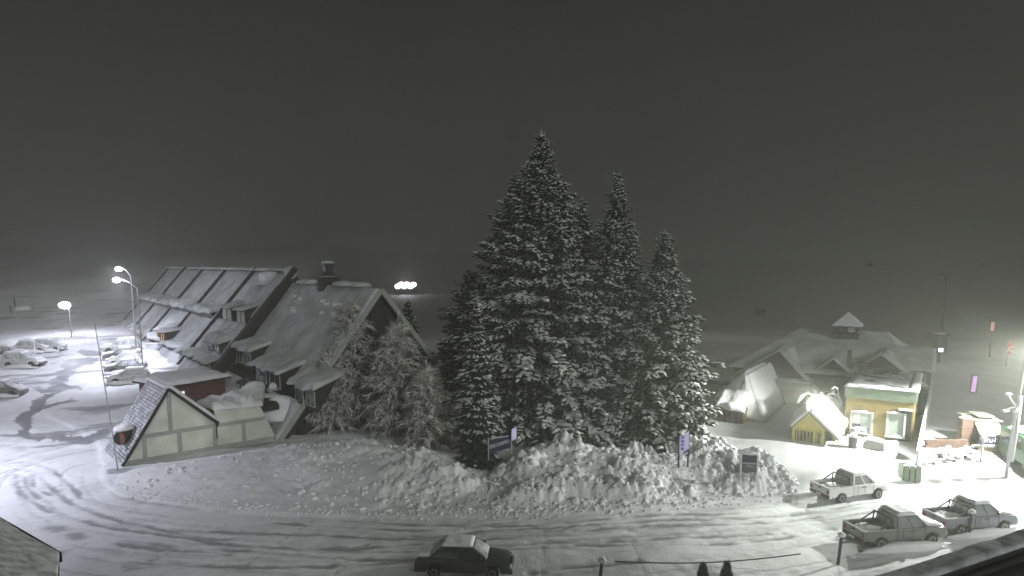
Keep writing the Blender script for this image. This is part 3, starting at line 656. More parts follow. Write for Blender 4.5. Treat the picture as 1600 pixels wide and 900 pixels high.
# snow slope drifted against the lodge foot
for i, (px, py, r, h) in enumerate([(270, 572, 4.2, 1.3), (250, 560, 4.5, 1.1), (236, 548, 4.5, 1.0)]):
    g = ong(px, py+8); tag(obj('snow_drift', lump((g.x, g.y, g.z-.3), r, r*.9, h, i+2, 26, 12, amp=.12), 'snow', smooth_=True), ['smooth snow drift at the lodge foot nearest the annex', 'smooth snow drift at the lodge foot between the two others', 'smooth snow drift at the lodge foot below the lit orange windows'][i], 'snow drift', 'drifts along the lodge foot')
# ------------------------------------------------------------------ right lodge with yellow wing
A33 = R_(33); C0 = ong(1425, 692); C0.z = 0
Uv = Vector((-math.cos(A33), math.sin(A33), 0)); Wv = Vector((math.sin(A33), math.cos(A33), 0))
def rl(u, w, z): v = C0+Uv*u+Wv*w; return Vector((v.x, v.y, z))
def fitu(px, w, z=3.): return solve(lambda u: rl(u, w, z), px, -10, 60)
def fit(px, py, w):
    u = fitu(px, w); z = at(px, py, rl(u, w, 0).y).z; u = solve(lambda u: rl(u, w, z), px, -10, 60); return u, at(px, py, rl(u, w, 0).y).z
def rbox(u0, u1, w0, w1, z0, z1): return hexa([rl(u, w, z) for z in (z0, z1) for u, w in ((u1, w0), (u0, w0), (u0, w1), (u1, w1))])
def rsh(u0, u1, w0, w1, z0, z1, nu, nv, th, amp, seed, rag=.1, fr_=.6): # front edge w0 height z0, back edge w1 height z1
    return sheet(rl(u1, w1, z1), rl(u0, w1, z1), rl(u0, w0, z0), rl(u1, w0, z0), nu, nv, th, amp, seed, fr_, rag, .35)
uL = fitu(1322, 0); zt = at(1442, 613, rl(0, 0, 0).y).z
print('wing uL', uL, 'top', zt)
YW = thing('yellow_wing', 'flat-roofed yellow wing with two tall white-framed windows and a snowy parapet', 'building')
obj('wall', rbox(0, uL, 0, 11, -1.2, zt-.9), 'yellow_wall', YW); obj('fascia', rbox(-.12, uL+.12, -.12, 11.1, zt-.9, zt), 'green_fascia', YW)
obj('roof', rbox(.2, uL-.2, .25, 10.8, zt, zt+.03), 'dark_metal', YW)
obj('parapet_snow', rsh(-.2, uL+.2, -.25, .55, zt, zt, 34, 4, .22, .07, 3, .25, 1.2), 'snow', YW, smooth_=True)
obj('parapet_snow', sheet(rl(-.25, 0, zt), rl(.5, 0, zt), rl(.5, 11, zt), rl(-.25, 11, zt), 5, 34, .2, .07, 5, 1), 'snow', YW, smooth_=True)
obj('roof_snow', rsh(.5, uL-.1, .6, 10.8, zt-.02, zt-.02, 26, 34, .10, .07, 8, .1, .5), 'thin_snow', YW, smooth_=True)
for i, (u, w) in enumerate([(1.6, 8.2), (2.9, 7.6), (2.2, 9.3), (4.4, 9.6)]):
    obj('roof_vent', join(rbox(u, u+.8, w, w+.5, zt, zt+.45+.1*i), rbox(u-.1, u+.9, w-.1, w+.6, zt+.45+.1*i, zt+.5+.1*i)), 'dark_metal', YW)
for px0, px1, py0, py1, sd in ((1330, 1363, 644, 676, 0), (1386, 1414, 646, 682, 1)):
    u0, u1 = fitu(px1, 0, 1.6), fitu(px0, 0, 1.6); yy = rl((u0+u1)/2, 0, 0).y; z1, z0 = at(px0, py0, yy).z, at(px0, py1, yy).z
    ww = obj('window', rbox(u0+.08, u1-.08, -.05, .1, z0+.08, z1-.08), 'blind' if sd else 'glass', YW)
    obj('frame', join(rbox(u0-.06, u1+.06, -.14, .02, z1-.08, z1+.06), rbox(u0-.06, u0+.09, -.13, .02, z0, z1-.08), rbox(u1-.09, u1+.06, -.13, .02, z0, z1-.08), rbox(u0-.1, u1+.1, -.22, .02, z0-.1, z0)), 'white_paint', ww)
    obj('sill_snow', lump(rl((u0+u1)/2, -.2, z0+.02), (u1-u0)*.55, .2, .12, sd, amp=.1), 'snow', ww, smooth_=True)
    obj('head_snow', lump(rl((u0+u1)/2, -.14, z1+.08), (u1-u0)*.6, .14, .10, sd+4, amp=.1), 'snow', ww, smooth_=True)
    if not sd:
        obj('curtain', rbox(u1-.7, u1-.12, -.09, -.05, z1-1.0, z1-.1), 'white_paint', ww); obj('blind', rbox(u0+.1, u1-.72, -.085, -.05, z0+.4, z1-.1), 'blind', ww)
        obj('frosted_twigs', lump(rl(u0+.9, -.3, z0+.25), .65, .2, .3, 9, amp=.6), 'thin_snow', ww)
u0, u1 = fitu(1441, 0), fitu(1424, 0); obj('door', rbox(.15, 1.0, -.04, .1, -.1, 2.6), 'dark_wood', YW); obj('door_hood', rbox(.05, 1.1, -.3, .02, 2.62, 2.76), 'white_paint', YW)
cs = at(1366, 686, 51.5); g = surf(cs.x, cs.y)
b = thing('storage_chest', 'grey chest with a thick snow lid below the yellow wall between the windows', 'chest', (cs.x, cs.y, .1), R_(-33)); obj('box', box(-.75, .75, -.4, .4, -.4, .45), 'grey_timber', b, bevel=.03); obj('snow_cap', lump((0, 0, .5), .85, .5, .28, 3, amp=.08, flat=.2), 'snow', b, smooth_=True)
cs = at(1333, 683, 51.8); b = thing('waste_bin', 'dark bin with snow on top left of the snow-covered chest', 'bin', (cs.x, cs.y, 0), 0); obj('body', tube([(0, 0, -.4), (0, 0, .8)], .28, 12, .34), 'dark_metal', b); obj('snow_cap', lump((0, 0, .85), .36, .36, .25, 1), 'snow', b, smooth_=True)

# main lodge mass behind
ML = thing('chalet_lodge', 'broad snow-roofed lodge with three front gables and a small turret behind the yellow wing', 'lodge')
wr = 22; ur0, zr0 = fit(1266, 518, wr); ur1, zr1 = fit(1392, 520, wr); zR = (zr0+zr1)/2
print('main ridge', ur0, ur1, zR)
we = 11.2; ze = 3.3
def roofq(name, a, b, c, d, m, P=ML, th=.25):
    n = (b-a).cross(d-a).normalized(); n = n if n.z > 0 else -n
    return obj(name, hexa([p-n*th for p in (a, b, c, d)]+[a, b, c, d]), m, P)
roofq('roof', rl(ur0+1.2, wr, zR), rl(ur1, wr, zR), rl(ur1-3.2, we, ze), rl(ur0+6.5, we, ze), 'dark_wood')
roofq('roof', rl(ur0+1.2, wr, zR), rl(ur1, wr, zR), rl(ur1-3.2, 2*wr-we, ze), rl(ur0+6.5, 2*wr-we, ze), 'dark_wood')
roofq('roof', rl(ur1, wr, zR), rl(ur1, wr+.1, zR), rl(ur1-3.2, 2*wr-we, ze), rl(ur1-3.2, we, ze), 'roof_snow')
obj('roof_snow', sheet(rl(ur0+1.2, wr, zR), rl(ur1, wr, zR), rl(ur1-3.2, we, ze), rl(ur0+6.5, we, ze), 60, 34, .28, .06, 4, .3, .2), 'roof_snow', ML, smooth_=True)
obj('wall', rbox(ur1-2.6, ur0+6, we+1, 2*wr-we-1, -.5, ze-.1), 'dark_wood', ML)
def front_gable(pxa, pya, w, half, drop, depth, seed, mirror=1., m='dark_wood', dk='roof_snow'):
    """cross gable whose dark triangle faces the yard, ridge running back along w"""
    u, z = fit(pxa, pya, w); zb = z-drop
    gw = obj('gable', ([rl(u-half, w+.4, zb), rl(u+half*mirror, w+.4, zb-(0)), rl(u, w+.4, z-.05), rl(u-half, w+.7, zb), rl(u+half*mirror, w+.7, zb), rl(u, w+.7, z-.05), rl(u-half, w+.4, -.3), rl(u+half*mirror, w+.4, -.3), rl(u-half, w+.7, -.3), rl(u+half*mirror, w+.7, -.3)], [(0, 2, 1), (3, 4, 5), (0, 1, 7, 6), (3, 8, 9, 4), (0, 6, 8, 3), (1, 4, 9, 7), (0, 3, 5, 2), (1, 2, 5, 4)]), m, ML)
    for sg, hf in ((-1, half), (1, half*mirror)):
        e = 1.08; a, b_, c, d = rl(u, w, z), rl(u, w+depth, z), rl(u+sg*hf*e, w+depth, z-drop*e), rl(u+sg*hf*e, w, z-drop*e)
        roofq('roof', a, b_, c, d, 'dark_wood', ML, .15)
        obj('roof_snow', sheet(a, b_, c, d, 20, 12, .24, .05, seed+sg, .5, .1), dk, ML, smooth_=True)
    return u, z
front_gable(1217, 549, 10.5, 3.7, 3.9, wr-10.5, 3, 1.6)
front_gable(1302, 562, 11.4, 3.0, 2.6, 7, 8)
front_gable(1377, 555, 11.6, 3.9, 3.0, 8, 12)
obj('wing_roof', rbox(fitu(1452, 13), fitu(1388, 13), 13, 18, 2.2, 3.4), 'dark_wood', ML)
ua, ub = fitu(1453, 13), fitu(1386, 13); zs = at(1420, 578, rl((ua+ub)/2, 13, 0).y).z
obj('eave_snow', rsh(ua-.3, ub+.3, 12.6, 18.5, zs, zs+1.5, 30, 18, .26, .06, 4, .2), 'roof_snow', ML, smooth_=True)
obj('eave_wall', rbox(ua, ub, 13, 18, 0, zs-.05), 'dark_wood', ML)
for i in range(4): uu = ua+(ub-ua)*(i+.5)/4; obj('post', rbox(uu-.08, uu+.08, 12.9, 13.02, zs-1.6, zs-.1), 'grey_timber', ML)
uc, zc = fit(1327, 557, 12); obj('flue', rbox(uc-.2, uc+.2, 12, 12.4, zc-1.2, zc+.6), 'dark_metal', ML)
# turret
ut, zb = fit(1324, 519, wr-1.5); apex = at(1324, 487, rl(ut, wr-1.5, 0).y).z
TU = thing('turret', 'small square roof turret with pointed snowy cap and louvred openings on the right lodge', 'turret', rl(ut, wr-1.5, zb), -A33)
r = 1.08; hz = apex-zb
obj('skirt', hexa([(-r*1.15, -r*1.15, -1.6), (r*1.15, -r*1.15, -1.6), (r*1.15, r*1.15, -1.6), (-r*1.15, r*1.15, -1.6), (-r*1.15, -r*1.15, -.1), (r*1.15, -r*1.15, -.1), (r*1.15, r*1.15, -.1), (-r*1.15, r*1.15, -.1)]), 'dark_wood', TU)
for sx in (-1, 1):
    for sy in (-1, 1): obj('post', box(sx*r*.9-.1, sx*r*.9+.1, sy*r*.9-.1, sy*r*.9+.1, -.1, hz*.33), 'dark_wood', TU)
obj('core', box(-r*.5, r*.5, -r*.5, r*.5, -.1, hz*.33), 'dark_wood', TU)
obj('pane', box(r*.15, r*.75, -r*.97, -r*.93, .1, hz*.28), 'blind', TU)
def pyr(rr, z0, z1): return [(-rr, -rr, z0), (rr, -rr, z0), (rr, rr, z0), (-rr, rr, z0), (0, 0, z1)], [(3, 2, 1, 0), (0, 1, 4), (1, 2, 4), (2, 3, 4), (3, 0, 4)]
obj('cap', pyr(r*1.35, hz*.30, hz*.98), 'dark_wood', TU); obj('snow_cap', join(([(-r*1.36, -r*1.4, hz*.33), (r*1.4, -r*1.4, hz*.33), (r*1.4, r*1.36, hz*.33), (.02, -.02, hz*1.0)], [(0, 1, 3), (1, 2, 3), (0, 3, 2), (0, 2, 1)])), 'snow', TU)
# connecting flat canopy, left of the yellow wing
uc0, zc0 = fit(1266, 598, 9.5); uc1, _ = fit(1197, 592, 9.5)
CN = thing('flat_canopy', 'flat grey canopy with a rim of snow between the bright chalet roof and the porch', 'canopy')
obj('slab', rbox(uc0, uc1, 9.5, 12, zc0-.9, zc0-.1), 'green_fascia', CN); obj('rim_snow', rsh(uc0-.1, uc1+.1, 9.3, 12.1, zc0-.1, zc0-.1, 26, 10, .16, .04, 3), 'roof_snow', CN, smooth_=True)
obj('wall', rbox(uc0+.2, uc1-.5, 10, 12, -.3, zc0-.9), 'wood', CN)
# vestibule with yellow porch
upA, zpA = fit(1265, 643, -4.4); upR = fitu(1289, -4.4, 2); upL = fitu(1240, -4.4, 2)
PR = thing('porch', 'yellow gabled porch with posts, railing and a deep snow roof', 'porch')
zf = at(1240, 665, rl(upL, -4.4, 0).y).z
obj('pediment', ([rl(upR, -4.4, zf), rl(upL, -4.4, zf), rl(upA, -4.4, zpA), rl(upR, -4.1, zf), rl(upL, -4.1, zf), rl(upA, -4.1, zpA)], [(0, 2, 1), (3, 4, 5), (0, 1, 4, 3), (1, 2, 5, 4), (0, 3, 5, 2)]), 'yellow_trim', PR)
for u in (upL-.05, upR+.1, (upL+upR)/2-.45): obj('post', rbox(u-.09, u+.09, -4.35, -4.15, -.4, zf), 'yellow_trim', PR)
obj('beam', rbox(upR-.1, upL+.1, -4.42, -4.2, zf-.16, zf+.02), 'yellow_trim', PR)
obj('rail', join(rbox(upR, upL, -4.3, -4.22, .9, 1.0), *[rbox(upR+(upL-upR)*i/9-.03, upR+(upL-upR)*i/9+.03, -4.3, -4.24, -.2, .9) for i in range(10)]), 'yellow_trim', PR)
obj('wall', rbox(upR-.5, upL-.1, -2.4, 1.5, -.5, zf+.1), 'wood', PR)
obj('side_wall', rbox(upR-.65, upR-.45, -2.9, 0, -.5, 2.0), 'yellow_wall', PR)
dd = obj('door', rbox(upR+.9, upR+1.7, -2.46, -2.38, -.2, 1.9), 'dark_wood', PR); obj('pane', rbox(upR+1.0, upR+1.6, -2.5, -2.44, .9, 1.7), 'blind', dd)
for i in range(2): obj('window', rbox(upL-.9+.0*i, upL-.4, -2.46, -2.38, .9, 1.6), 'blind', PR) if i else None
for sg, ue in ((1, upL+.12), (-1, upR-1.1)):
    sl = (zpA-zf)/abs(upL-upA); zz = zpA+.05-abs(ue-upA)*sl*(.8 if sg < 0 else 1)
    a, b_, c, d = rl(upA, -4.8, zpA+.06), rl(upA, 1.0, zpA+.5), rl(ue, 1.0, zz+.35), rl(ue, -4.8, zz)
    roofq('roof', a, b_, c, d, 'wood', PR, .1); obj('roof_snow', sheet(a, b_, c, d, 26, 16, .42, .12, 5+sg, .8, .35, .45), 'snow', PR, smooth_=True)
for i, (px, py) in enumerate(((1262, 622), (1300, 622))):   # snow-covered arched brackets above the porch roof
    p = at(px, py, rl(upA, 0, 0).y); obj('bracket', tube([p+Vector((-.9, 0, -.5)), p+Vector((-.5, 0, .2)), p+Vector((0, 0, .45)), p+Vector((.5, 0, .2)), p+Vector((.9, 0, -.5))], .12, 7), 'snow', PR, smooth_=True)

# ------------------------------------------------------------------ left chalet with the bright roof
CHT = thing('snowy_chalet', 'small wooden chalet with one big brightly lit snow roof face beside the spruces', 'chalet')
w0 = 1.0; ua_, za_ = fit(1160, 589, w0); ub_, zb_ = fit(1193, 660, w0-.2)
wl = solve(lambda w: rl(ua_, w, za_), 1195, w0, 30)
print('chalet', ua_, za_, ub_, zb_, wl)
w_e = solve(lambda w: rl(ub_, w, zb_), 1248, w0, 40)
a, b_, c, d = rl(ua_, w0+1.2, za_), rl(ua_, wl+1, za_), rl(ub_, w_e, zb_), rl(ub_, w0-.6, zb_)
roofq('roof', a, b_, c, d, 'wood', CHT, .2); obj('roof_snow', sheet(a, b_, c, d, 30, 26, .38, .10, 2, .5, .5), 'snow', CHT, smooth_=True)
dR = d; ul_, zl_ = fit(1146, 650, w0-.6); pL = rl(ul_, w0-.6, zl_)
roofq('hip', a+Uv*.05, a-Uv*.05, dR, pL, 'wood', CHT, .15); obj('hip_snow', sheet(a+Uv*.1, a-Uv*.1, dR, pL, 18, 22, .34, .12, 12, .8, .4), 'snow', CHT, smooth_=True)
uE, zE = fit(1115, 627, w0+1.0); eL = rl(uE, w0+1.0, zE)
roofq('hip', a+Uv*.1, a-Uv*.02, pL, eL, 'wood', CHT, .15); obj('hip_snow', sheet(a+Uv*.15, a-Uv*.05, pL, eL, 18, 20, .36, .14, 15, .8, .5), 'snow', CHT, smooth_=True)
ul_ += .8; c, d = rl(uE, wl+1, zE+.2), eL
roofq('roof', a, b_, c, d, 'wood', CHT, .2); obj('roof_snow', sheet(a, b_, c, d, 30, 18, .35, .14, 6, .8, .6), 'snow', CHT, smooth_=True)
obj('gable', ([rl(ub_+.3, w0+.5, -1), rl(ul_-.3, w0+.5, -1), rl(ul_-.3, w0+.5, zl_), rl(ua_, w0+.5, za_-.25), rl(ub_+.3, w0+.5, zb_), rl(ub_+.3, w0+6, -1), rl(ul_-.3, w0+6, -1), rl(ul_-.3, w0+6, zl_), rl(ua_, w0+6, za_-.25), rl(ub_+.3, w0+6, zb_)], [(0, 1, 2, 3, 4), (9, 8, 7, 6, 5), (0, 5, 6, 1), (1, 6, 7, 2), (4, 3, 8, 9), (3, 2, 7, 8), (0, 4, 9, 5)]), 'wood', CHT)
for i in range(9):
    t = (i+.5)/9; u = ub_+.5+(ul_-ub_-1)*t; zz = min(za_-(abs(u-ua_))*(za_-zb_)/(ua_-ub_) if u < ua_ else za_-(u-ua_)*(za_-zl_)/(ul_-ua_), 99)-.4
    if zz > .2: obj('board', rbox(u-.16, u+.16, w0+.42, w0+.5, -1, min(zz, .9)), 'wood', CHT)
# lower porch roof in front of the chalet's left half
a, b_, c, d = rl(ul_+.5, w0+.4, 2.3), rl(ub_+1.6, w0+.4, 2.3), rl(ub_+1.2, w0-2.4, 1.2), rl(ul_+.5, w0-2.4, 1.4)
roofq('porch_roof', a, b_, c, d, 'wood', CHT, .15); obj('porch_snow', sheet(a, b_, c, d, 20, 10, .4, .15, 9, .7, .4), 'snow', CHT, smooth_=True)
obj('porch_wall', rbox(ub_+1.4, ul_+.3, w0-2.0, w0+.4, -1, 1.25), 'wood', CHT)
for i in range(5): u = ub_+1.5+(ul_-ub_-1.4)*i/4; obj('post', rbox(u-.1, u+.1, w0-2.12, w0-2.0, -1, 1.25), 'dark_wood', CHT)
# grey flat-roofed building behind it
FB = thing('flat_roofed_building', 'low grey flat-roofed building half hidden behind the spruce and the bright chalet', 'building')
p0_, p1_ = at(1098, 576, 78), at(1192, 578, 74); zz = p0_.z; dd_ = (p1_-p0_).normalized(); nn_ = Vector((-dd_.y, dd_.x, 0))
def fbx(a0, a1, b0, b1, z0, z1): return hexa([Vector((p0_.x, p0_.y, 0))+Vector((dd_.x, dd_.y, 0))*a+nn_*b+Vector((0, 0, z)) for z in (z0, z1) for a, b in ((a0, b0), (a1, b0), (a1, b1), (a0, b1))])
Lb = (p1_-p0_).length
obj('wall', fbx(-3, Lb, -7, 6, -1, zz-.3), 'grey_timber', FB); obj('roof', fbx(-3.4, Lb+.4, -7.4, 6.4, zz-.3, zz), 'dark_wood', FB)
obj('roof_snow', sheet(*[Vector((p0_.x, p0_.y, zz))+Vector((dd_.x, dd_.y, 0))*a+nn_*b for a, b in ((-3.4, 6.4), (Lb+.4, 6.4), (Lb+.4, -7.4), (-3.4, -7.4))], 30, 26, .2, .1, 7, .4), 'thin_snow', FB, smooth_=True)

# ------------------------------------------------------------------ fence running from the wing towards the road, slatted crate at its end
FN = thing('railing', 'long snow-capped railing running from the yellow wing down to the slatted crate', 'railing')
fa, fb = ong(1431, 738), rl(-.9, 12, 0); fb.z = 0; n = 11
pts = [fa.lerp(fb, i/n) for i in range(n+1)]
for i, p in enumerate(pts): obj('post', bar(p+Vector((0, 0, -.3)), p+Vector((0, 0, 1.5+.12*i)), .1, .1), 'pole_metal', FN)
for i in range(n):
    a, b_ = pts[i], pts[i+1]; h0, h1 = 1.4+.12*i, 1.4+.12*(i+1)
    obj('panel', hexa([a+Vector((0, 0, .1)), b_+Vector((0, 0, .1)), b_+Vector((.03, 0, .1)), a+Vector((.03, 0, .1)), a+Vector((0, 0, h0-.1)), b_+Vector((0, 0, h1-.1)), b_+Vector((.03, 0, h1-.1)), a+Vector((.03, 0, h0-.1))]), 'grey_timber', FN)
    obj('top_rail', bar(a+Vector((0, 0, h0)), b_+Vector((0, 0, h1)), .12, .12), 'pole_metal', FN)
    obj('rail_snow', bar(a+Vector((0, 0, h0+.12)), b_+Vector((0, 0, h1+.12)), .16, .16), 'snow', FN)
g = ong(1421, 748)
CR = thing('slatted_crate', 'grey-green slatted crate standing in the snow at the road end of the railing', 'crate', g, R_(-10))
for i in range(3): obj('slat', box(-.55+i*.38, -.25+i*.38, -.5, -.4, -.1, 1.05), 'green_fascia', CR)
obj('frame', join(box(-.6, .6, -.4, .5, -.1, .12), box(-.6, .6, .4, .5, .1, 1.0), box(-.6, -.52, -.4, .5, .1, 1.0), box(.52, .6, -.4, .5, .1, 1.0)), 'green_fascia', CR); obj('snow_fill', lump((0, 0, .85), .5, .45, .2, 2), 'snow', CR, smooth_=True)

# ------------------------------------------------------------------ yard at the far right: kiosk, bricks for the warm ground glow, truck, signs, neon
KI = thing('kiosk', 'kiosk with a pale two-tier snowy awning over a dark signboard with white letters', 'kiosk', (0, 0, 0))
kc = ong(1542, 700); KI.location = kc; KI.rotation_euler = (0, 0, R_(-12)); u = kc.y/F
def kb(x0, x1, y0, y1, z0, z1): return box(x0*u, x1*u, y0, y1, z0*u, z1*u)
obj('cabin', kb(-19, 19, .3, 2.8, -5, 32), 'dark_wood', KI)
obj('awning', hexa([(-19*u, -.9, 24*u), (19*u, -.9, 24*u), (17*u, .6, 40*u), (-17*u, .6, 40*u), (-19*u, -.9, 26*u), (19*u, -.9, 26*u), (17*u, .6, 42*u), (-17*u, .6, 42*u)]), 'beige', KI)
obj('roof', kb(-22, 22, .3, 3, 42, 44), 'beige', KI); obj('roof', kb(-12, 12, .5, 2.2, 48, 50), 'beige', KI); obj('roof_riser', kb(-10, 10, .7, 2.0, 44, 48), 'dark_metal', KI)
obj('signboard', kb(-20, 18, -.95, -.85, 12, 24), 'sign_navy', KI)
for i, (x, w, h) in enumerate([(-17, 2, 6), (-13, 3, 5), (-9.5, 2.4, 6), (-6, 3, 5), (-2.5, 1.6, 6), (1, 2.6, 8), (4.5, 2, 8), (8, 2.8, 8), (11.5, 1.8, 8), (14.5, 2.6, 8)]):
    obj('letter', join(kb(x, x+w*.4, -1.0, -.95, 14, 14+h), kb(x+w*.4, x+w, -1.0, -.95, 14+h*.35*(i % 3), 14+h*.35*(i % 3)+1.6)), 'sign_white', KI)
obj('counter', kb(-19, 17, -.8, .3, -5, 8), 'wood', KI); obj('counter_snow', lump((0, -.5, 9*u), 19*u, .5, .15, 3, amp=.08), 'snow', KI, smooth_=True)
g = ong(1533, 722)
b = thing('trestle', 'snow-laden T-shaped trestle post in front of the kiosk', 'post', g); obj('post', bar((0, 0, -.2), (0, 0, 1.7), .14, .14), 'pole_metal', b); obj('crossbar', bar((-.9, 0, 1.2), (.85, 0, 1.2), .1, .1), 'grey_timber', b); obj('snow_cap', lump((0, 0, 1.85), .24, .22, .5, 2), 'snow', b, smooth_=True); obj('snow_ledge', lump((0, 0, 1.28), .9, .1, .09, 3), 'snow', b, smooth_=True)
g1, g2 = ong(1444, 700), ong(1512, 700)
PL = thing('glow_brick_wall', 'low reddish brick wall standing in for warm glow on the ground between railing and kiosk', 'wall')  # reddish bricks carry the warm light of the yard ground as colour
nb_ = 16
for r_i in range(3):
    for i in range(nb_):
        a = g1.lerp(g2, (i+.03+.5*(r_i % 2))/(nb_+.5)); b_ = g1.lerp(g2, (i+.95+.5*(r_i % 2))/(nb_+.5)); z = r_i*.24
        obj('brick', bar(a+Vector((0, 0, z+.1)), b_+Vector((0, 0, z+.1)), .3+.02*random.random(), .21), 'brick', PL)
g1, g2 = ong(1502, 698), ong(1508, 676)
b = thing('brick_pier', 'tall reddish brick pier at the left side of the kiosk', 'pier', ong(1506, 695))
for i in range(9): obj('brick', box(-.45+.02*(i % 2), .45-.02*(i % 3), -.3, .3, i*.24, i*.24+.22), 'brick', b)
obj('snow_cap', lump((0, 0, 2.2), .5, .35, .2, 1), 'snow', b, smooth_=True)
for i, (px, py, s) in enumerate([(1468, 716, .55), (1490, 722, .6), (1508, 716, .6), (1458, 726, .5), (1480, 712, .5)]):
    g = ong(px, py); b = thing('snowy_shrub', ['snow-crusted shrub right of the railing end', 'snow-crusted shrub second from the kiosk', 'snow-crusted shrub nearest the kiosk', 'snow-crusted shrub lowest beside the railing', 'snow-crusted shrub against the brick wall'][i], 'shrub', g, group='shrubs along the brick wall')
    obj('branches', join(*[bar((0, 0, 0), (s*math.cos(k*1.1)*.8, s*math.sin(k*1.7)*.6, s*(1.1+.3*math.sin(k*2.))), .03, .03) for k in range(9)]), 'bark', b)
    for k in range(5): obj('snow_clump', lump((s*.7*math.cos(k*1.3), s*.4*math.sin(k*2.1), s*(.6+.15*k)), s*.42, s*.36, s*.26, k+i, 10, 7, amp=.3), 'rough_snow', b, smooth_=True)
# distant lights right
def mast(px, pyb, pyt, Yd):
    b0 = at(px, pyb, Yd); t = at(px, pyt, Yd); return b0, t
b0, t0 = mast(1466, 585, 430, 92)
LT = thing('lift_tower', 'tall thin mast with a short crossbar rising behind the right lodge', 'tower', (b0.x, b0.y, Gf(b0.x, b0.y)))
hh_ = t0.z-LT.location.z; obj('mast', tube([(0, 0, 0), (.1, 0, hh_)], .2, 10, .1), 'dark_metal', LT); obj('crossbar', join(bar((-1.0, 0, hh_), (1.1, 0, hh_), .25, .22), bar((.1, 0, hh_-.9), (.1, 0, hh_), .3, .2)), 'dark_metal', LT)
zq = at(1462, 530, 92).z-LT.location.z; obj('cabin', join(box(-.9, .5, -.6, .6, zq-1.8, zq+.6), box(-1.1, .7, -.8, .8, zq+.6, zq+.75)), 'dark_wood', LT); obj('snow_cap', lump((-.2, 0, zq+.75), .9, .7, .2, 1), 'roof_snow', LT, smooth_=True)
def lightsign(name, label, cat, px, py, wpx, hpx, Yd, m, tilt=0, grp=None):
    p = at(px, py, Yd); k = Yd/F; b = thing(name, label, cat, p); z0 = Gf(p.x, p.y)-p.z
    obj('panel', hexa([(-wpx*k/2+tilt, -.06, -hpx*k/2), (wpx*k/2+tilt, -.06, -hpx*k/2), (wpx*k/2+tilt, .06, -hpx*k/2), (-wpx*k/2+tilt, .06, -hpx*k/2), (-wpx*k/2-tilt*0, -.06, hpx*k/2), (wpx*k/2, -.06, hpx*k/2), (wpx*k/2, .06, hpx*k/2), (-wpx*k/2, .06, hpx*k/2)]), m, b)
    obj('case', box(-wpx*k/2-.12, wpx*k/2+.25, .08, .3, -hpx*k/2-.15, hpx*k/2+.15), 'dark_metal', b); obj('post', tube([(.1, .35, z0), (.1, .35, hpx*k/2)], .14, 8), 'dark_metal', b); return b
lightsign('lit_sign', 'narrow purple lit sign leaning slightly in the dark yard above the kiosk', 'sign', 1523, 600, 6, 25, 72, 'glow_purple', -.12)
lightsign('lit_sign', 'small pinkish upright lit sign far up on the dark slope at the right', 'sign', 1551, 510, 5, 14, 95, 'glow_pink')
lightsign('lit_screen', 'tiny white lit screen beside the mast behind the right lodge', 'screen', 1470, 547, 7, 6, 91, 'glow_white')
p = at(1578, 543, 88); NE = thing('neon_figure', 'dim red neon zigzag figure above the yard at the right edge', 'neon sign', p); k = 88/F
zz_ = [(-3, -11), (4, -6), (-4, -1), (3, 3), (-2, 7), (1, 11)]
obj('neon_tube', tube([(x*k, 0, z*k) for x, z in zz_], .13, 6), 'glow_red', NE); obj('neon_tube', tube([(-4*k, 0, 1*k), (4*k, 0, 0)], .1, 6), 'glow_red', NE)
obj('backboard', box(-6*k, 6*k, .2, .3, -12*k, 12*k), 'dark_wood', NE); obj('post', tube([(0, .4, Gf(p.x, p.y)-p.z), (0, .4, 0)], .09), 'dark_metal', NE)
for i, (px, py, s) in enumerate([(1189, 493, 1.0)]):
    b0 = at(px, py, 190); y = 110.
    while proj(b0.x*y/190, y, Gf(b0.x*y/190, y))[1] > py and y < 400: y += 1.
    x = b0.x*y/190; b = thing('snow_hut', 'tiny dark hut with two peaked roofs alone on the far slope', 'hut', (x, y, Gf(x, y)), 0); k = y/F
    obj('walls', box(-6*k, 6*k, -1, 2, -1, 4*k), 'dark_wood', b)
    for sx in (-3.2, 3.2): obj('roof', hexa([((sx-3.5)*k, -1.2, 4*k), ((sx+3.5)*k, -1.2, 4*k), ((sx+3.5)*k, 2.2, 4*k), ((sx-3.5)*k, 2.2, 4*k), ((sx-.3)*k, -1.2, 9*k), ((sx+.3)*k, -1.2, 9*k), ((sx+.3)*k, 2.2, 9*k), ((sx-.3)*k, 2.2, 9*k)]), 'dark_wood', b)
# ------------------------------------------------------------------ trees
SPK = np.array([(0, -.5, 0), (0, .5, 0), (0, 0, .35), (0, 0, -.45), (1, 0, -.05)])       # needle spray: thin spindle along +x
SPF = np.array([(0, 2, 4), (2, 1, 4), (1, 3, 4), (3, 0, 4), (0, 3, 1), (0, 1, 2)])
LMP = np.array([(.08, 0, .1), (.32, -.36, .2), (.30, 0, .48), (.32, .36, .2), (.70, -.30, .16), (.68, 0, .42), (.70, .30, .16), (1.02, 0, .06)])   # snow on top of a spray
LMF = np.array([(0, 1, 2), (0, 2, 3), (1, 4, 5), (1, 5, 2), (2, 5, 6), (2, 6, 3), (4, 7, 5), (5, 7, 6)])
def place(tmpl, faces, pos, d, up, L, wd):
    """expand a template at many positions: axes d, side, up"""
    n = len(pos); s = np.cross(up, d); s /= np.linalg.norm(s, axis=1, keepdims=True)+1e-9; u = np.cross(d, s)
    t = tmpl[None]*(1+.18*rng.standard_normal((n, len(tmpl), 1)))
    v = pos[:, None]+t[..., :1]*L[:, None, None]*d[:, None]+t[..., 1:2]*wd[:, None, None]*s[:, None]+t[..., 2:]*wd[:, None, None]*u[:, None]
    f = faces[None]+len(tmpl)*np.arange(n)[:, None, None]; return v.reshape(-1, 3), f.reshape(-1, 3)
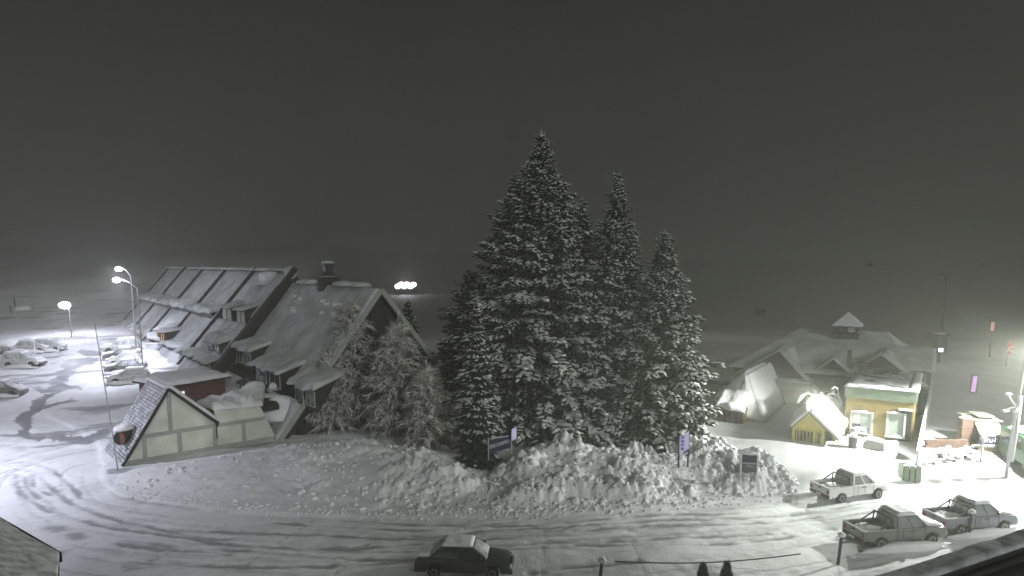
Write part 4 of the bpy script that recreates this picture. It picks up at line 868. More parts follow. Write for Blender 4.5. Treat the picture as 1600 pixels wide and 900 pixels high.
def catv(*vf):
    V = []; Fc = []; n = 0
    for v, f in vf: V.append(v); Fc.append(f+n); n += len(v)
    return np.concatenate(V), np.concatenate(Fc)
def spruce(label, base, height, R, seed, power=.85, whorl=.42, per=8, droop=0., snow=.95, skirt=.0, tw=1., name='spruce_tree', group='tall snowy spruces in the middle', lean=0., stiff=0.):
    r = np.random.default_rng(seed); T = thing(name, label, 'tree', base, 0, group)
    PS, DS, LS, WS, KS = [], [], [], [], []
    h = skirt*height+.3
    while h < height-.25:
        f = h/height; rad = R*(1-f)**power*(1+.10*math.sin(h*1.9+seed)+.08*r.standard_normal())*(.80+.2*min(1, f*6+.3))
        rad = max(.12, rad-.2); k = per if f < .8 else max(5, int(per*.7))
        a0 = r.random()*6.28
        for b in range(k):
            bs = min(1, max(0, snow+.55*(r.random()-.55))); heavy = r.random() < .35
            a = a0+6.283*b/k+.25*r.standard_normal(); L = max(.18, rad*(.78+.34*r.random()) if r.random() > .10 else rad*1.15)
            if stiff: L = rad*(.9+.15*r.random())
            el = (-.10-droop)+.80*f**1.4+(.16 if not stiff else .05)*r.standard_normal()
            nst = max(3, int(L*5.5*tw)); hv = np.array([math.cos(a), math.sin(a), 0]); sd = np.array([-math.sin(a), math.cos(a), 0])
            if stiff:
                bs = .85
                for s_t in (-.28, 0, .28): dv = hv*math.cos(s_t)+sd*math.sin(s_t)+np.array([0, 0, el]); PS.append(np.array([0, 0, h+.03])+hv*.1); DS.append(dv/np.linalg.norm(dv)); LS.append(L*1.0); WS.append(.17+.05*L); KS.append(True)
            for t in np.linspace(.30 if L > 1.5 else .12, 1, nst):
                x = L*t; z = x*math.sin(el)-.035*L*L*t*t*(1-.6*f)+.10*L*max(0, t-.65)
                c = hv*x*math.cos(el)+np.array([0, 0, h+z])
                if heavy and t > .4 and not stiff:
                    PS.append(c+np.array([0, 0, .05])); DS.append(hv*math.cos(el)+np.array([0, 0, math.sin(el)-.1])); LS.append(.50*(1-.5*f)); WS.append(.24*(1-.5*f)); KS.append(True)
                side = (1-t)*.55+.15
                for sg in (-1, 1):
                    if t > .93 and sg == 1: continue
                    ang = sg*(.75+.35*r.random())*(1 if t < .9 else .25)
                    d = hv*math.cos(ang)+sd*math.sin(ang)+np.array([0, 0, (-.18+.25*f+.22*r.standard_normal()) if not stiff else -.06+.05*r.standard_normal()]); d /= np.linalg.norm(d)
                    l = (.30+.42*L*.30*side*2+.12*r.random())*tw**-.5; l = min(l, .85)
                    PS.append(c+r.standard_normal(3)*.09); DS.append(d); LS.append(l); WS.append(.13+.16*l+.06*r.random()); KS.append(r.random() < bs*(.40+.6*t)); LS[-1] *= 1-.45*f; WS[-1] *= (1.0 if not heavy else 1.35)*(1-.35*f)
        h += whorl*(1.25-.5*f)*(.8+.4*r.random()) if not stiff else whorl*(1.1-.45*f)
    for q in range(10):  # leader
        z = height-.9+q*.1; a = q*2.4; PS.append(np.array([0, 0, z-.1])); DS.append(np.array([math.cos(a)*.6, math.sin(a)*.6, .75])); LS.append(.32-.015*q); WS.append(.07); KS.append(True)
    PS.append(np.array([0, 0, height-.35])); DS.append(np.array([.02, 0, 1.])); LS.append(.6); WS.append(.06); KS.append(True)
    P_, D_, L_, W_, K_ = map(np.array, (PS, DS, LS, WS, KS)); D_ = D_/np.linalg.norm(D_, axis=1, keepdims=True)
    P_[:, 0] += lean*P_[:, 2]
    up = np.tile(np.array([[0., 0., 1.]]), (len(P_), 1)); up[np.abs(D_[:, 2]) > .95] = (1, 0, 0)
    nd = place(SPK, SPF, P_, D_, up, L_*1.15, W_*1.1)
    # sparse dark inner foliage so the middle of the crown is dense
    m = int(60*height); hz = r.random(m)**1.3*height*.93; rr = R*(1-hz/height)**power*.68*np.sqrt(r.random(m)); an = r.random(m)*6.283
    ip = np.stack([rr*np.cos(an)+lean*hz, rr*np.sin(an), hz], -1); idr = np.stack([np.cos(an), np.sin(an), -.4+0*an], -1); idr /= np.linalg.norm(idr, axis=1, keepdims=True)
    isz = (1-hz/height)**.8*1.1+.08; inner = place(SPK, SPF, ip, idr, np.tile([[0., 0., 1.]], (m, 1)), (.7+.5*r.random(m))*isz, (.5+.3*r.random(m))*isz)
    obj('trunk', tube([(0, 0, -.5), (lean*height*.5, 0, height*.5), (lean*height, 0, height-.3)], .028*height*.5+.05, 8, .03), 'bark', T)
    obj('crown', catv(nd, inner), 'needles', T, kind='stuff')
    K_ = K_.astype(bool); sn = place(LMP, LMF, P_[K_]+np.array([0, 0, .02]), D_[K_], up[K_], L_[K_]*1.08, W_[K_]*1.3)
    obj('crown_snow', sn, 'snow' if stiff else 'tree_snow', T, kind='stuff'); return T
def treeat(px, py, ptop):   # base position on the ground and height so that the tip projects to ptop
    g = ong(px, py); top = at(px, ptop, g.y).z; return g, top-g.z
g, h = treeat(843, 672, 206); spruce('tallest snowy spruce, in the middle of the group', g, h, 8.5, 11, .80, .40, 10)
g, h = treeat(803, 660, 276); spruce('snowy spruce just left of and behind the tallest one, its tip showing beside it', g, h, 6.8, 12, .8, .44, 9, snow=.7)
g, h = treeat(906, 664, 310); spruce('snowy spruce between the tallest spruce and the second tallest, mostly hidden', g, h, 5.6, 13, .85, .44, 9, snow=.75)
g, h = treeat(957, 678, 271); spruce('second tallest snowy spruce, narrow tip right of the tallest', g, h, 5.0, 14, .80, .38, 10)
g, h = treeat(1030, 690, 360); spruce('shorter snowy spruce at the right end of the group, lit from the right', g, h, 4.9, 15, .72, .36, 10, snow=.95)
g, h = treeat(738, 656, 423); spruce('broad dark spruce at the left end of the group behind the small fir', g, h, 5.0, 16, .58, .5, 8, snow=.02)
g, h = treeat(748, 728, 470); spruce('small slender fir with level snow-laden tiers in front of the dark spruces', g, h, 1.55, 17, .72, .56, 13, droop=.06, snow=1.5, tw=1.6, name='fir_tree', group='', stiff=1)
g, h = treeat(641, 640, 466); spruce('small dark conifer behind the frosted trees, below the distant bright light', g, h, 2.4, 18, .7, .45, 8, snow=.25, name='fir_tree', group='')

def frosted(label, base, height, spread, seed, n=150, lean=0.):
    r = np.random.default_rng(seed); T = thing('frosted_tree', label, 'tree', base, 0, 'bare frosted trees beside the dark gable')
    limbs = []; PS, DS, LS = [], [], []
    limbs.append(tube([(0, 0, -.6), (.1, 0, height*.3), (lean*.5, 0, height*.6), (lean, 0, height*.97)], .17, 7, .03))
    for i in range(n):
        f = .06+.9*(i/n)**.9; h = height*f*.93; a = r.random()*6.283
        L = spread*(1-f)**.62*(.55+.5*r.random())*min(1, .55+f*2.2); p = np.array([lean*f, 0, h]); el = .75-.5*(1-f)+.15*r.standard_normal()
        pts = [p.copy()]; d = np.array([math.cos(a)*math.cos(el), math.sin(a)*math.cos(el), math.sin(el)])
        for k in range(6):
            p = p+d*L/6; d = d+np.array([0, 0, -.14])+r.standard_normal(3)*.10; d /= np.linalg.norm(d); pts.append(p.copy())
            for q in range(int(3+L*1.1)):
                dd = d*.95+r.standard_normal(3)*.42+np.array([0, 0, -.18]); dd /= np.linalg.norm(dd); PS.append(p-d*L/6*r.random()); DS.append(dd); LS.append(.35+.6*r.random())
        limbs.append(tube(pts, .045+.01*L, 4, .016))
    for q in range(60):
        z = height*(.6+.4*r.random()); dd = r.standard_normal(3)*.5+np.array([0, 0, .6]); PS.append(np.array([lean*z/height, 0, z])); DS.append(dd/np.linalg.norm(dd)); LS.append(.2+.35*r.random())
    P_, D_, L_ = map(np.array, (PS, DS, LS)); tri = np.array([(0, -.5, -.3), (0, .5, -.3), (0, 0, .5), (1, 0, 0)]); tf = np.array([(0, 1, 3), (1, 2, 3), (2, 0, 3)])
    up = np.tile([[0., 0., 1.]], (len(P_), 1)); up[np.abs(D_[:, 2]) > .9] = (1, 0, 0)
    tw = place(tri, tf, P_, D_, up, L_, .05+.03*r.random(len(P_)))
    tw2 = place(tri, tf, P_+D_*L_[:, None]*.4, (lambda x: x/np.linalg.norm(x, axis=1, keepdims=True))(D_+.7*r.standard_normal(D_.shape)), up, L_*.5, .035+.02*r.random(len(P_)))
    kf = rng.random(len(P_)) < .62
    v, f = join(*limbs); obj('trunk', (v, f), 'frost_bark', T)
    obj('frosted_twigs', catv(tw, tw2), 'frost', T, kind='stuff')
    dk = place(tri, tf, P_+.05*r.standard_normal(P_.shape), (lambda x: x/np.linalg.norm(x, axis=1, keepdims=True))(D_+.4*r.standard_normal(D_.shape)), up, L_, .03+.02*r.random(len(P_)))
    obj('dark_twigs', dk, 'bark', T, kind='stuff'); return T
g, h = treeat(560, 664, 458); frosted('frosted bare tree with drooping twigs, left one, in front of the dark gable', g, h, 4.7, 31, 330, -.4)
g, h = treeat(520, 672, 540); frosted('low frosted bare tree, the leftmost, its drooping twigs over the end of the cream wall', g, h, 3.4, 34, 210)
g, h = treeat(622, 682, 492); frosted('frosted bare tree, right one, between the dark gable and the slender fir', g, h, 4.2, 32, 300, .2)
g, h = treeat(668, 698, 566); frosted('low frosted bare tree, the rightmost, beside the slender fir', g, h, 3.2, 33, 220)

# ------------------------------------------------------------------ vehicles (nose towards +x)
def arch_profile(L, zb, wheels, rw, top):
    """closed side outline with wheel arches: bottom run with arcs, then the given top points back to the start"""
    pts = [(-L/2, zb+.12), (-L/2+.05, zb)]
    for wx in wheels:
        for k in range(9):
            t = math.pi*(1-k/8); pts.append((wx+rw*math.cos(t), max(zb, .33)+rw*math.sin(t)*.92 if 0 < k < 8 else zb))
    pts += [(L/2-.06, zb), (L/2, zb+.12)]; return pts+top
def frustum(x0, x1, x2, x3, y0, y1, z0, z1):   # greenhouse: base x0..x3 at z0 half-width y0, top x1..x2 at z1 half-width y1
    return hexa([(x0, -y0, z0), (x3, -y0, z0), (x3, y0, z0), (x0, y0, z0), (x1, -y1, z1), (x2, -y1, z1), (x2, y1, z1), (x1, y1, z1)])
def wheel(parent, x, y, r, w=.22):
    s = 1 if y > 0 else -1; t = obj('wheel', tube([(0, -w/2, 0), (0, -w/2+.03, 0), (0, w/2-.03, 0), (0, w/2, 0)], r, 22), 'tyre', parent, bevel=.02); t.location = (x, y, r)
    rim = obj('rim', cyl((0, s*w/2, 0), (0, 1, 0), r*.62, .02, 16), 'rim', t); obj('hub', join(*[bar((0, s*(w/2+.03), 0), (math.cos(k*1.257)*r*.58, s*(w/2+.02), math.sin(k*1.257)*r*.58), .07, .03, (0, 1, 0)) for k in range(5)]), 'plastic', rim)
def car(kind, name, label, cat, paint, loc, rz, snow=1., group=None, L=None, seed=0, sides=.0):
    T = thing(name, label, cat, loc, rz, group)
    if kind == 'sedan':
        L = L or 4.5; w = .86; zb = .28; bl = .92
        top = [(L/2-.02, .62), (L/2-.35, .78), (L*.20, .93), (-L*.30, .97), (-L/2+.12, .95), (-L/2, .80)]; wh = (-L*.30, L*.305); rw = .37
        gh = (-L*.36, -L*.22, L*.09, L*.235, .80, .62, .92, 1.43)
    elif kind == 'hatch':
        L = L or 3.9; w = .83; zb = .28
        top = [(L/2-.02, .66), (L/2-.3, .82), (L*.24, .98), (-L*.40, 1.02), (-L/2+.03, .98), (-L/2, .80)]; wh = (-L*.31, L*.30); rw = .36
        gh = (-L*.47, -L*.37, L*.06, L*.26, .78, .62, .97, 1.50)
    elif kind == 'suv':
        L = L or 4.6; w = .92; zb = .40
        top = [(L/2-.02, .85), (L/2-.22, 1.02), (L*.22, 1.12), (-L*.45, 1.16), (-L/2+.03, 1.12), (-L/2, .9)]; wh = (-L*.30, L*.30); rw = .43
        gh = (-L*.485, -L*.42, L*.06, L*.22, .86, .72, 1.12, 1.78)
    else:
        L = L or 5.0; w = .90; zb = .45
        top = [(L/2-.02, .86), (L/2-.25, 1.02), (L*.20, 1.12), (-L*.10, 1.14), (-L*.10, 1.14), (-L/2+.02, 1.12), (-L/2, .9)]; wh = (-L*.29, L*.31); rw = .43
        gh = (-L*.10, -L*.085, L*.12, L*.255, .84, .72, 1.12, 1.76)
    rt = rw-.06
    if kind != 'pickup':
        body = obj('body', prism(arch_profile(L, zb, wh, rw, top), -w, w), paint, T, bevel=.07)
    else:
        xb = -L*.105
        ft = [(L/2-.02, .86), (L/2-.2, 1.05), (L*.25, 1.14), (xb, 1.14)]
        fp = [(xb, zb)]+[(wh[1]+rw*math.cos(math.pi*(1-k/8)), zb if k in (0, 8) else .40+rw*math.sin(math.pi*k/8)*.92) for k in range(9)]+[(L/2-.06, zb), (L/2, zb+.12)]+ft
        body = obj('body', prism(fp, -w, w), paint, T, bevel=.06)
        bp = [(-L/2, zb+.15)]+[(wh[0]+rw*math.cos(math.pi*(1-k/8)), zb+.05 if k in (0, 8) else .40+rw*math.sin(math.pi*k/8)*.92) for k in range(9)]+[(xb-.04, zb+.05), (xb-.04, 1.12), (-L/2, 1.10)]
        bed = obj('bed', join(prism(bp, -w, -w+.07), prism(bp, w-.07, w), box(-L/2, -L/2+.07, -w+.07, w-.07, zb+.15, 1.10), box(xb-.11, xb-.04, -w+.07, w-.07, zb+.05, 1.12), box(-L/2+.07, xb-.11, -w+.07, w-.07, zb+.1, .78)), paint, T)
        obj('bed_rail', join(box(-L/2, xb-.04, -w-.01, -w+.09, 1.12, 1.16), box(-L/2, xb-.04, w-.09, w+.01, 1.12, 1.16), box(-L/2-.01, -L/2+.09, -w+.09, w-.09, 1.10, 1.14)), 'roof_snow', bed)
        obj('tailgate_handle', box(-L/2-.03, -L/2, -.12, .12, .95, 1.02), 'plastic', bed)
        pts = [(xb-.25, -w+.12, 1.12), (xb-.28, -w+.22, 1.66), (xb-.28, w-.22, 1.66), (xb-.25, w-.12, 1.12)]
        obj('roll_bar', join(tube(pts, .05, 8), tube([(xb-.28, -w+.2, 1.6), (xb-1.0, -w+.12, 1.14)], .04, 8), tube([(xb-.28, w-.2, 1.6), (xb-1.0, w-.12, 1.14)], .04, 8)), 'plastic', T)
        if snow > .3:
            obj('bed_snow', lump(((xb-L/2)/2-.05, .05, .86), (L/2+xb)*.46, w*.74, .20, seed, 20, 9, amp=.25), 'snow', T, smooth_=True)
    x0, x1, x2, x3, y0, y1, z0, z1 = gh
    cabin = obj('windows', frustum(*gh), 'thin_snow' if snow > 1.6 and kind != 'pickup' else 'frosted_glass' if kind == 'pickup' else 'glass', T, bevel=.03)
    obj('roof_panel', hexa([(x1-.05, -y1-.02, z1-.03), (x2+.05, -y1-.02, z1-.03), (x2+.05, y1+.02, z1-.03), (x1-.05, y1+.02, z1-.03), (x1+.05, -y1+.06, z1+.05), (x2-.08, -y1+.06, z1+.05), (x2-.08, y1-.06, z1+.05), (x1+.05, y1-.06, z1+.05)]), paint, T, bevel=.02)
    pil = []
    for sg in (-1, 1):
        pil += [bar((x0, sg*y0, z0), (x1, sg*y1, z1), .09, .06, (0, 1, 0)), bar((x3, sg*y0, z0), (x2, sg*y1, z1), .08, .06, (0, 1, 0))]
        for f in ((.5,) if kind != 'suv' else (.36, .68)): xa = x0+(x3-x0)*(f+.02); xc = x1+(x2-x1)*f; pil.append(bar((xa, sg*(y0+.005), z0), (xc, sg*(y1+.005), z1), .08, .05, (0, 1, 0)))
    for q_ in pil: obj('pillar', q_, paint, T)
    for sg in (-1, 1):
        obj('mirror', box(x3-.32, x3-.16, sg*(y0+.03) if sg > 0 else sg*(y0+.23), sg*(y0+.23) if sg > 0 else sg*(y0+.03), z0+.06, z0+.22), paint, T, bevel=.03)
        zl = top[0][1] if kind != 'pickup' else .84
        obj('headlight', box(L/2-.16, L/2+.01, sg*w*.62-.17, sg*w*.62+.17, zl-.13, zl+.03), 'head_glass', T, bevel=.03)
        obj('tail_light', box(-L/2-.02, -L/2+.10, sg*w*.82-.12, sg*w*.82+.12, zl-.10, zl+.12), 'tail_red', T, bevel=.02)
        dl_ = [bar((x, sg*(w+.004), zb+.12), (x, sg*(w+.004), z0-.02), .02, .02) for x in ((x0+x3)/2, x3-.18, x0+.32)]
        obj('door_seams', join(*dl_), 'plastic', T)
        for x in ((x0+x3)/2-.18, (x0+x3)/2+(x3-x0)*.32 if kind != 'pickup' else x3-.9): obj('door_handle', box(x-.1, x+.06, sg*(w+.02)-.015, sg*(w+.02)+.015, z0-.16, z0-.12), 'plastic', T)
    obj('front_bumper', box(L/2-.12, L/2+.05, -w*.93, w*.93, zb-.02, zb+.22), 'plastic' if kind in ('pickup', 'suv') else paint, T, bevel=.05)
    obj('rear_bumper', box(-L/2-.06, -L/2+.12, -w*.93, w*.93, zb-.02, zb+.20), 'plastic' if kind in ('pickup', 'suv') else paint, T, bevel=.05)
    obj('grille', box(L/2-.04, L/2+.015, -.42, .42, zb+.26, zb+.42), 'plastic', T); obj('number_plate', box(-L/2-.075, -L/2-.06, -.22, .22, zb+.05, zb+.16), 'white_paint', T)
    for x in wh:
        for y in (-w+.10, w-.10): wheel(T, x, y, rt)
    if snow > 0:
        nu = 18; k = snow
        obj('roof_snow', sheet((x1-.02, -y1+.02, z1+.03), (x2+.02, -y1+.02, z1+.03), (x2+.02, y1-.02, z1+.03), (x1-.02, y1-.02, z1+.03), nu, 12, .13*k, .03, seed, 1.5, .0, .14), 'snow', T, smooth_=True)
        if k > .4:
            hz = top[2][1] if kind != 'pickup' else 1.12
            if sides >= 0: obj('bonnet_snow', sheet((x3+.05, -w*.86, hz+.02), (L/2-.3, -w*.84, top[1][1]+.02 if kind != 'pickup' else 1.03), (L/2-.3, w*.84, top[1][1]+.02 if kind != 'pickup' else 1.03), (x3+.05, w*.86, hz+.02), 12, 12, .10*k, .04, seed+4, 1.5, 0, .18), 'snow', T, smooth_=True)
        if kind == 'sedan': obj('boot_snow', sheet((-L/2+.10, -w*.85, .96), (x0+.10, -w*.85, .97), (x0+.10, w*.85, .97), (-L/2+.10, w*.85, .96), 10, 12, .16*k, .03, seed+6, 1.5, 0, .15), 'snow', T, smooth_=True)
        if k > .8:
            for xa, xb2, za, zb2 in ((x3, x2, z0, z1), (x0, x1, z0, z1)):
                o = (.04 if xa == x3 else -.04)
                obj('screen_snow', sheet((xa+o, -y0*.93, za+.03), (xb2+o, -y1*.9, zb2), (xb2+o, y1*.9, zb2), (xa+o, y0*.93, za+.03), 8, 12, .07, .04, seed+8, 2, .0, .1), 'thin_snow', T, smooth_=True)
        if k > 1.4:   # snow heaped round the wheels and clinging to the flanks
            for sg in (-1, 1): obj('side_snow', lump((0, sg*(w+.12), .05), L*.48, .32, .28*k/2+.1, seed+sg, 22, 8, amp=.3, flat=.3), 'snow', T, smooth_=True)
            obj('nose_snow', lump((L/2-.1, 0, .75), .35, w*.9, .28, seed+7, 16, 8, amp=.3, flat=.6), 'snow', T, smooth_=True)
    return T
def park(kind, px, py, rzdeg, **kw):
    g = ong(px, py); z = surf(g.x, g.y); return g.x, g.y, z-.03, R_(rzdeg)
def addcar(kind, name, label, cat, paint, px, py, rz, **kw):
    x, y, z, a = park(kind, px, py, rz); return car(kind, name, label, cat, paint, (x, y, z), a, **kw)
addcar('sedan', 'parked_car', 'dark saloon car with snow on its roof and boot, at the bottom edge', 'car', 'car_dark', 727, 887, -4, snow=1.25, sides=-1, seed=3, L=4.55)
addcar('pickup', 'pickup_truck', 'pale silver pickup with open snowy bed in the bright area near the notice board', 'pickup', 'car_silver', 1327, 772, 17, snow=1.0, seed=5, L=5.0, group='pickups on the right of the road')
addcar('pickup', 'pickup_truck', 'dark grey pickup heaped with snow, between the two snow-capped bollards', 'pickup', 'car_grey', 1397, 842, 10, snow=1.7, seed=7, L=5.3, group='pickups on the right of the road')
addcar('pickup', 'pickup_truck', 'rightmost pickup, bluish grey with black roll bar behind a snow-capped bollard', 'pickup', 'car_blue', 1514, 822, 10, snow=1.5, seed=9, L=4.9, group='pickups on the right of the road')
gc = 'cars parked on the left'
addcar('suv', 'parked_car', 'pale off-roader in side view at the left of the car park', 'car', 'car_white', 38, 573, 2, snow=1.7, seed=11, group=gc, L=4.7)
addcar('hatch', 'parked_car', 'snow-covered car cut off by the left edge, lowest there', 'car', 'car_grey', 8, 618, 4, snow=1.9, seed=12, group=gc)
addcar('sedan', 'parked_car', 'snow-covered car behind the pale off-roader, farthest left in the car park', 'car', 'car_grey', 14, 560, 3, snow=2.1, seed=13, group=gc)
addcar('hatch', 'parked_car', 'nearest snow-covered car of the row by the lodge', 'car', 'car_white', 202, 597, 200, snow=2., seed=14, group=gc, L=4.2)
lab = ['second snow-covered car of the row by the lodge, counting from the nearest', 'third snow-covered car of the row by the lodge, counting from the nearest', 'fourth snow-covered car of the row by the lodge, counting from the nearest', 'farthest snow-covered car of the row by the lodge']
for i, (px, py, kd, pt) in enumerate([(198, 582, 'sedan', 'car_grey'), (195, 570, 'hatch', 'car_silver'), (192, 560, 'sedan', 'car_grey'), (189, 550, 'suv', 'car_silver')]):
    addcar(kd, 'parked_car', lab[i], 'car', pt, px, py, 204, snow=2.3, seed=20+i, group=gc)
for i, (px, py) in enumerate([(52, 551), (78, 549)]):
    addcar('hatch', 'parked_car', ['low snowed-in car beyond the pale off-roader, left one of two', 'low snowed-in car beyond the pale off-roader, right one of two'][i], 'car', 'car_white', px, py, 8, snow=2.3, seed=30+i, group=gc)
# green truck at the right edge
g = ong(1606, 730); TR = thing('green_truck', 'dark green truck with snowy bonnet ledge cut by the right edge', 'truck', g, R_(-100))
obj('body', prism([(-2.2, .5), (2.3, .5), (2.35, 1.15), (2.2, 1.35), (1.5, 1.45), (.9, 2.5), (-2.2, 2.6)], -1.0, 1.0), 'van_green', TR, bevel=.08)
obj('windscreen', hexa([(1.52, -.85, 1.46), (1.56, -.85, 1.46), (1.56, .85, 1.46), (1.52, .85, 1.46), (.94, -.75, 2.42), (.98, -.75, 2.42), (.98, .75, 2.42), (.94, .75, 2.42)]), 'glass', TR)
obj('window', box(-1.9, .8, 1.0, 1.02, 1.5, 2.3), 'glass', TR); obj('window', box(-1.9, .8, -1.02, -1.0, 1.5, 2.3), 'glass', TR)
obj('bonnet_snow', lump((1.95, 0, 1.38), .45, 1.05, .22, 3, amp=.1), 'snow', TR, smooth_=True); obj('roof_snow', lump((-.6, 0, 2.6), 1.5, 1.0, .25, 4, amp=.1), 'snow', TR, smooth_=True)
obj('bumper', box(2.3, 2.5, -1.0, 1.0, .4, .7), 'plastic', TR, bevel=.04)
for sg in (-1, 1): obj('headlight', cyl((2.36, sg*.7, .95), (1, 0, 0), .16, .04), 'head_glass', TR)
for x in (-1.3, 1.4):
    for y in (-.85, .85): wheel(TR, x, y, .45)
# snow groomer far off with its work lights on
p = at(636, 470, 170); x, y = p.x, 170.
while proj(x*y/170, y, Gf(x*y/170, y))[1] > 474 and y < 260: y += 1
x = x*y/170; k = y/F; GR = thing('snow_groomer', 'distant snow groomer with all work lights blazing beyond the lodge ridge', 'snow groomer', (x, y, Gf(x, y)+.3)); print('groomer', x, y, Gf(x, y))
for sy in (-1.6, 1.6): obj('track', prism([(-2.6, .3), (-2.2, -.1), (2.2, -.1), (2.6, .3), (2.3, .8), (-2.3, .8)], sy-.6, sy+.6), 'plastic', GR)
obj('chassis', box(-2.2, 2.2, -1.1, 1.1, .5, 1.3), 'car_dark', GR, bevel=.05); obj('cab', frustum(-.9, -.7, .8, 1.2, 1.0, .85, 1.3, 2.7), 'glass', GR, bevel=.05); obj('cab_roof', box(-.9, 1.0, -.95, .95, 2.7, 2.85), 'red_brown', GR)
obj('blade', box(-2.8, 2.8, -2.6, -2.45, 0, 1.0), 'dark_metal', GR); obj('tiller', box(-2.6, 2.6, 2.4, 2.8, .1, .6), 'dark_metal', GR)
for i in range(6): obj('work_light', lump((-2.1+i*.8, -1.25, 1.7+.45*(i % 2)), .72, .3, .62, i, 12, 8, amp=.0, flat=1), 'groomer_lamp', GR, smooth_=True)
pl = bpy.data.objects.new('groomer_light', bpy.data.lights.new('groomer_light', 'POINT')); COL.objects.link(pl); pl.parent = GR; pl.location = (0, -2.5, 3); pl.data.energy = 1500; pl.data.color = (.92, .9, 1); pl.data.shadow_soft_size = .3

# ------------------------------------------------------------------ street lamps (lit) and poles
def street_lamp(label, base, top_z, arm_dir, arm, power, col, lamp_m, spot=150, name='street_lamp', grp='lit street lamps', head=.34, r=.09, lean=(0, 0), blend=.6, tilt=0., td=None, glow=0):
    T = thing(name, label, 'street lamp', base, 0, grp); hh = top_z-base[2]; ax, ay = arm_dir
    pts = [(0, 0, -.3), (lean[0]*.5, lean[1]*.5, hh*.5), (lean[0], lean[1], hh-1.1)]; lx, ly = lean
    pts += [(lx+ax*arm*f, ly+ay*arm*f, hh-1.1+1.1*math.sin(f*math.pi/2)) for f in (.12, .3, .55, 1.)]
    obj('pole', tube(pts, r, 10, r*.55), 'pole_metal', T, smooth_=True); hx, hy = lx+ax*(arm+.35), ly+ay*(arm+.35)
    a = math.atan2(ay, ax); hd = obj('lamp_head', hexa([(-.45, -.16, -.04), (.5, -.12, -.04), (.5, .12, -.04), (-.45, .16, -.04), (-.4, -.1, .12), (.4, -.07, .08), (.4, .07, .08), (-.4, .1, .12)]), 'pole_metal', T, bevel=.03)
    hd.location = (hx, hy, hh); hd.rotation_euler = (0, 0, a)
    obj('lens', lump((.05, 0, -.10), head, head*.72, head*.62, 1, 14, 10, amp=0, flat=1), lamp_m, hd, smooth_=True)
    obj('snow_cap', lump((0, 0, .12), .45, .15, .08, 2), 'snow', hd, smooth_=True)
    l = bpy.data.objects.new('lamp_light', bpy.data.lights.new('lamp_light', 'SPOT')); COL.objects.link(l); l.parent = T
    l.location = (hx, hy, hh-.45); l.data.energy = power; l.data.color = col; l.data.spot_size = R_(spot); l.data.spot_blend = blend; l.data.shadow_soft_size = .25; l.rotation_euler = Vector(td or (ax*tilt, ay*tilt, -1)).to_track_quat('-Z', 'Y').to_euler()
    if glow: g_ = bpy.data.objects.new('lamp_glow', bpy.data.lights.new('lamp_glow', 'POINT')); COL.objects.link(g_); g_.parent = T; g_.location = (hx, hy, hh-.5); g_.data.energy = glow; g_.data.color = col; g_.data.shadow_soft_size = .3
    return T
COLD = (.82, .84, 1.0); GREENISH = (.95, 1.0, .90)
def lampat(pxb, pyb, pxh, pyh, armlen, **kw):
    g = ong(pxb, pyb); k = g.y/F; head = at(pxh, pyh, g.y); return (g.x, g.y, g.z), head
g, hd = lampat(224, 586, 183, 436, 0); street_lamp('nearer of two tall arched street lamps beside the lodge, the lower light', g, hd.z, (-1, 0), g[0]-hd.x-.35, 8000, COLD, 'lamp_white', tilt=.5, spot=140, head=.46, glow=1800)
g, hd = lampat(213, 552, 186, 419, 0); street_lamp('farther of two tall arched street lamps beside the lodge, the highest light', g, hd.z, (-1, 0), g[0]-hd.x-.35, 8000, COLD, 'lamp_white', tilt=.5, spot=140, head=.46, glow=1800)
g = ong(112, 528); hd = at(103, 476, g.y); street_lamp('low bright street lamp at the far side of the car park', tuple(g), hd.z, (-1, 0), max(.3, g.x-hd.x-.35), 34000, COLD, 'lamp_white', head=.85, glow=12000)
# lamps outside the picture; all but the right-edge pole lamp are added for light
street_lamp('added unseen street lamp lighting the near left of the road', (-44, 41, Gf(-44, 41)), 15, (1, 0), 1.5, 20000, COLD, 'lamp_white')
g = ong(1572, 742); yy = g.y
street_lamp('street lamp on the snow-crusted pole at the right edge', (g.x, g.y, g.z), 9.2, (.9, .1), 1.6, 37000, GREENISH, 'lamp_warm', r=.13, lean=(.6, 0), spot=156, td=(-.75, -.35, -1))
p = g
b = thing('floodlight_bracket', 'double snow-crusted bracket fixed on the pole at the right edge', 'bracket', (g.x+.3, g.y, g.z)); zb_ = at(1578, 632, yy).z-g.z
for (dx, dz) in ((-.95, -.45), (-.85, .75)):
    obj('arm', tube([(0, 0, zb_-.2), (dx*.6, -.1, zb_+dz*.5), (dx, -.2, zb_+dz)], .07, 8), 'snow', b, smooth_=True); obj('snow_clump', lump((dx, -.2, zb_+dz), .28, .2, .16, 3, 12, 8, amp=.2), 'snow', b, smooth_=True)
obj('snow_crust', tube([(-.05, -.06, 1.0), (.1, -.08, 3), (.22, -.08, zb_+.6)], .13, 8, .08), 'snow', b, smooth_=True); obj('snow_clump', lump((-.05, -.1, zb_-.5), .25, .22, .3, 5, 12, 8, amp=.2), 'snow', b, smooth_=True)
street_lamp('added unseen street lamp over the yard by the yellow wing', (46, 38, Gf(46, 38)), 8.5, (-1, 0), 1.5, 9000, GREENISH, 'lamp_warm', spot=165)  # extra lamp out of view, added to brighten the yard
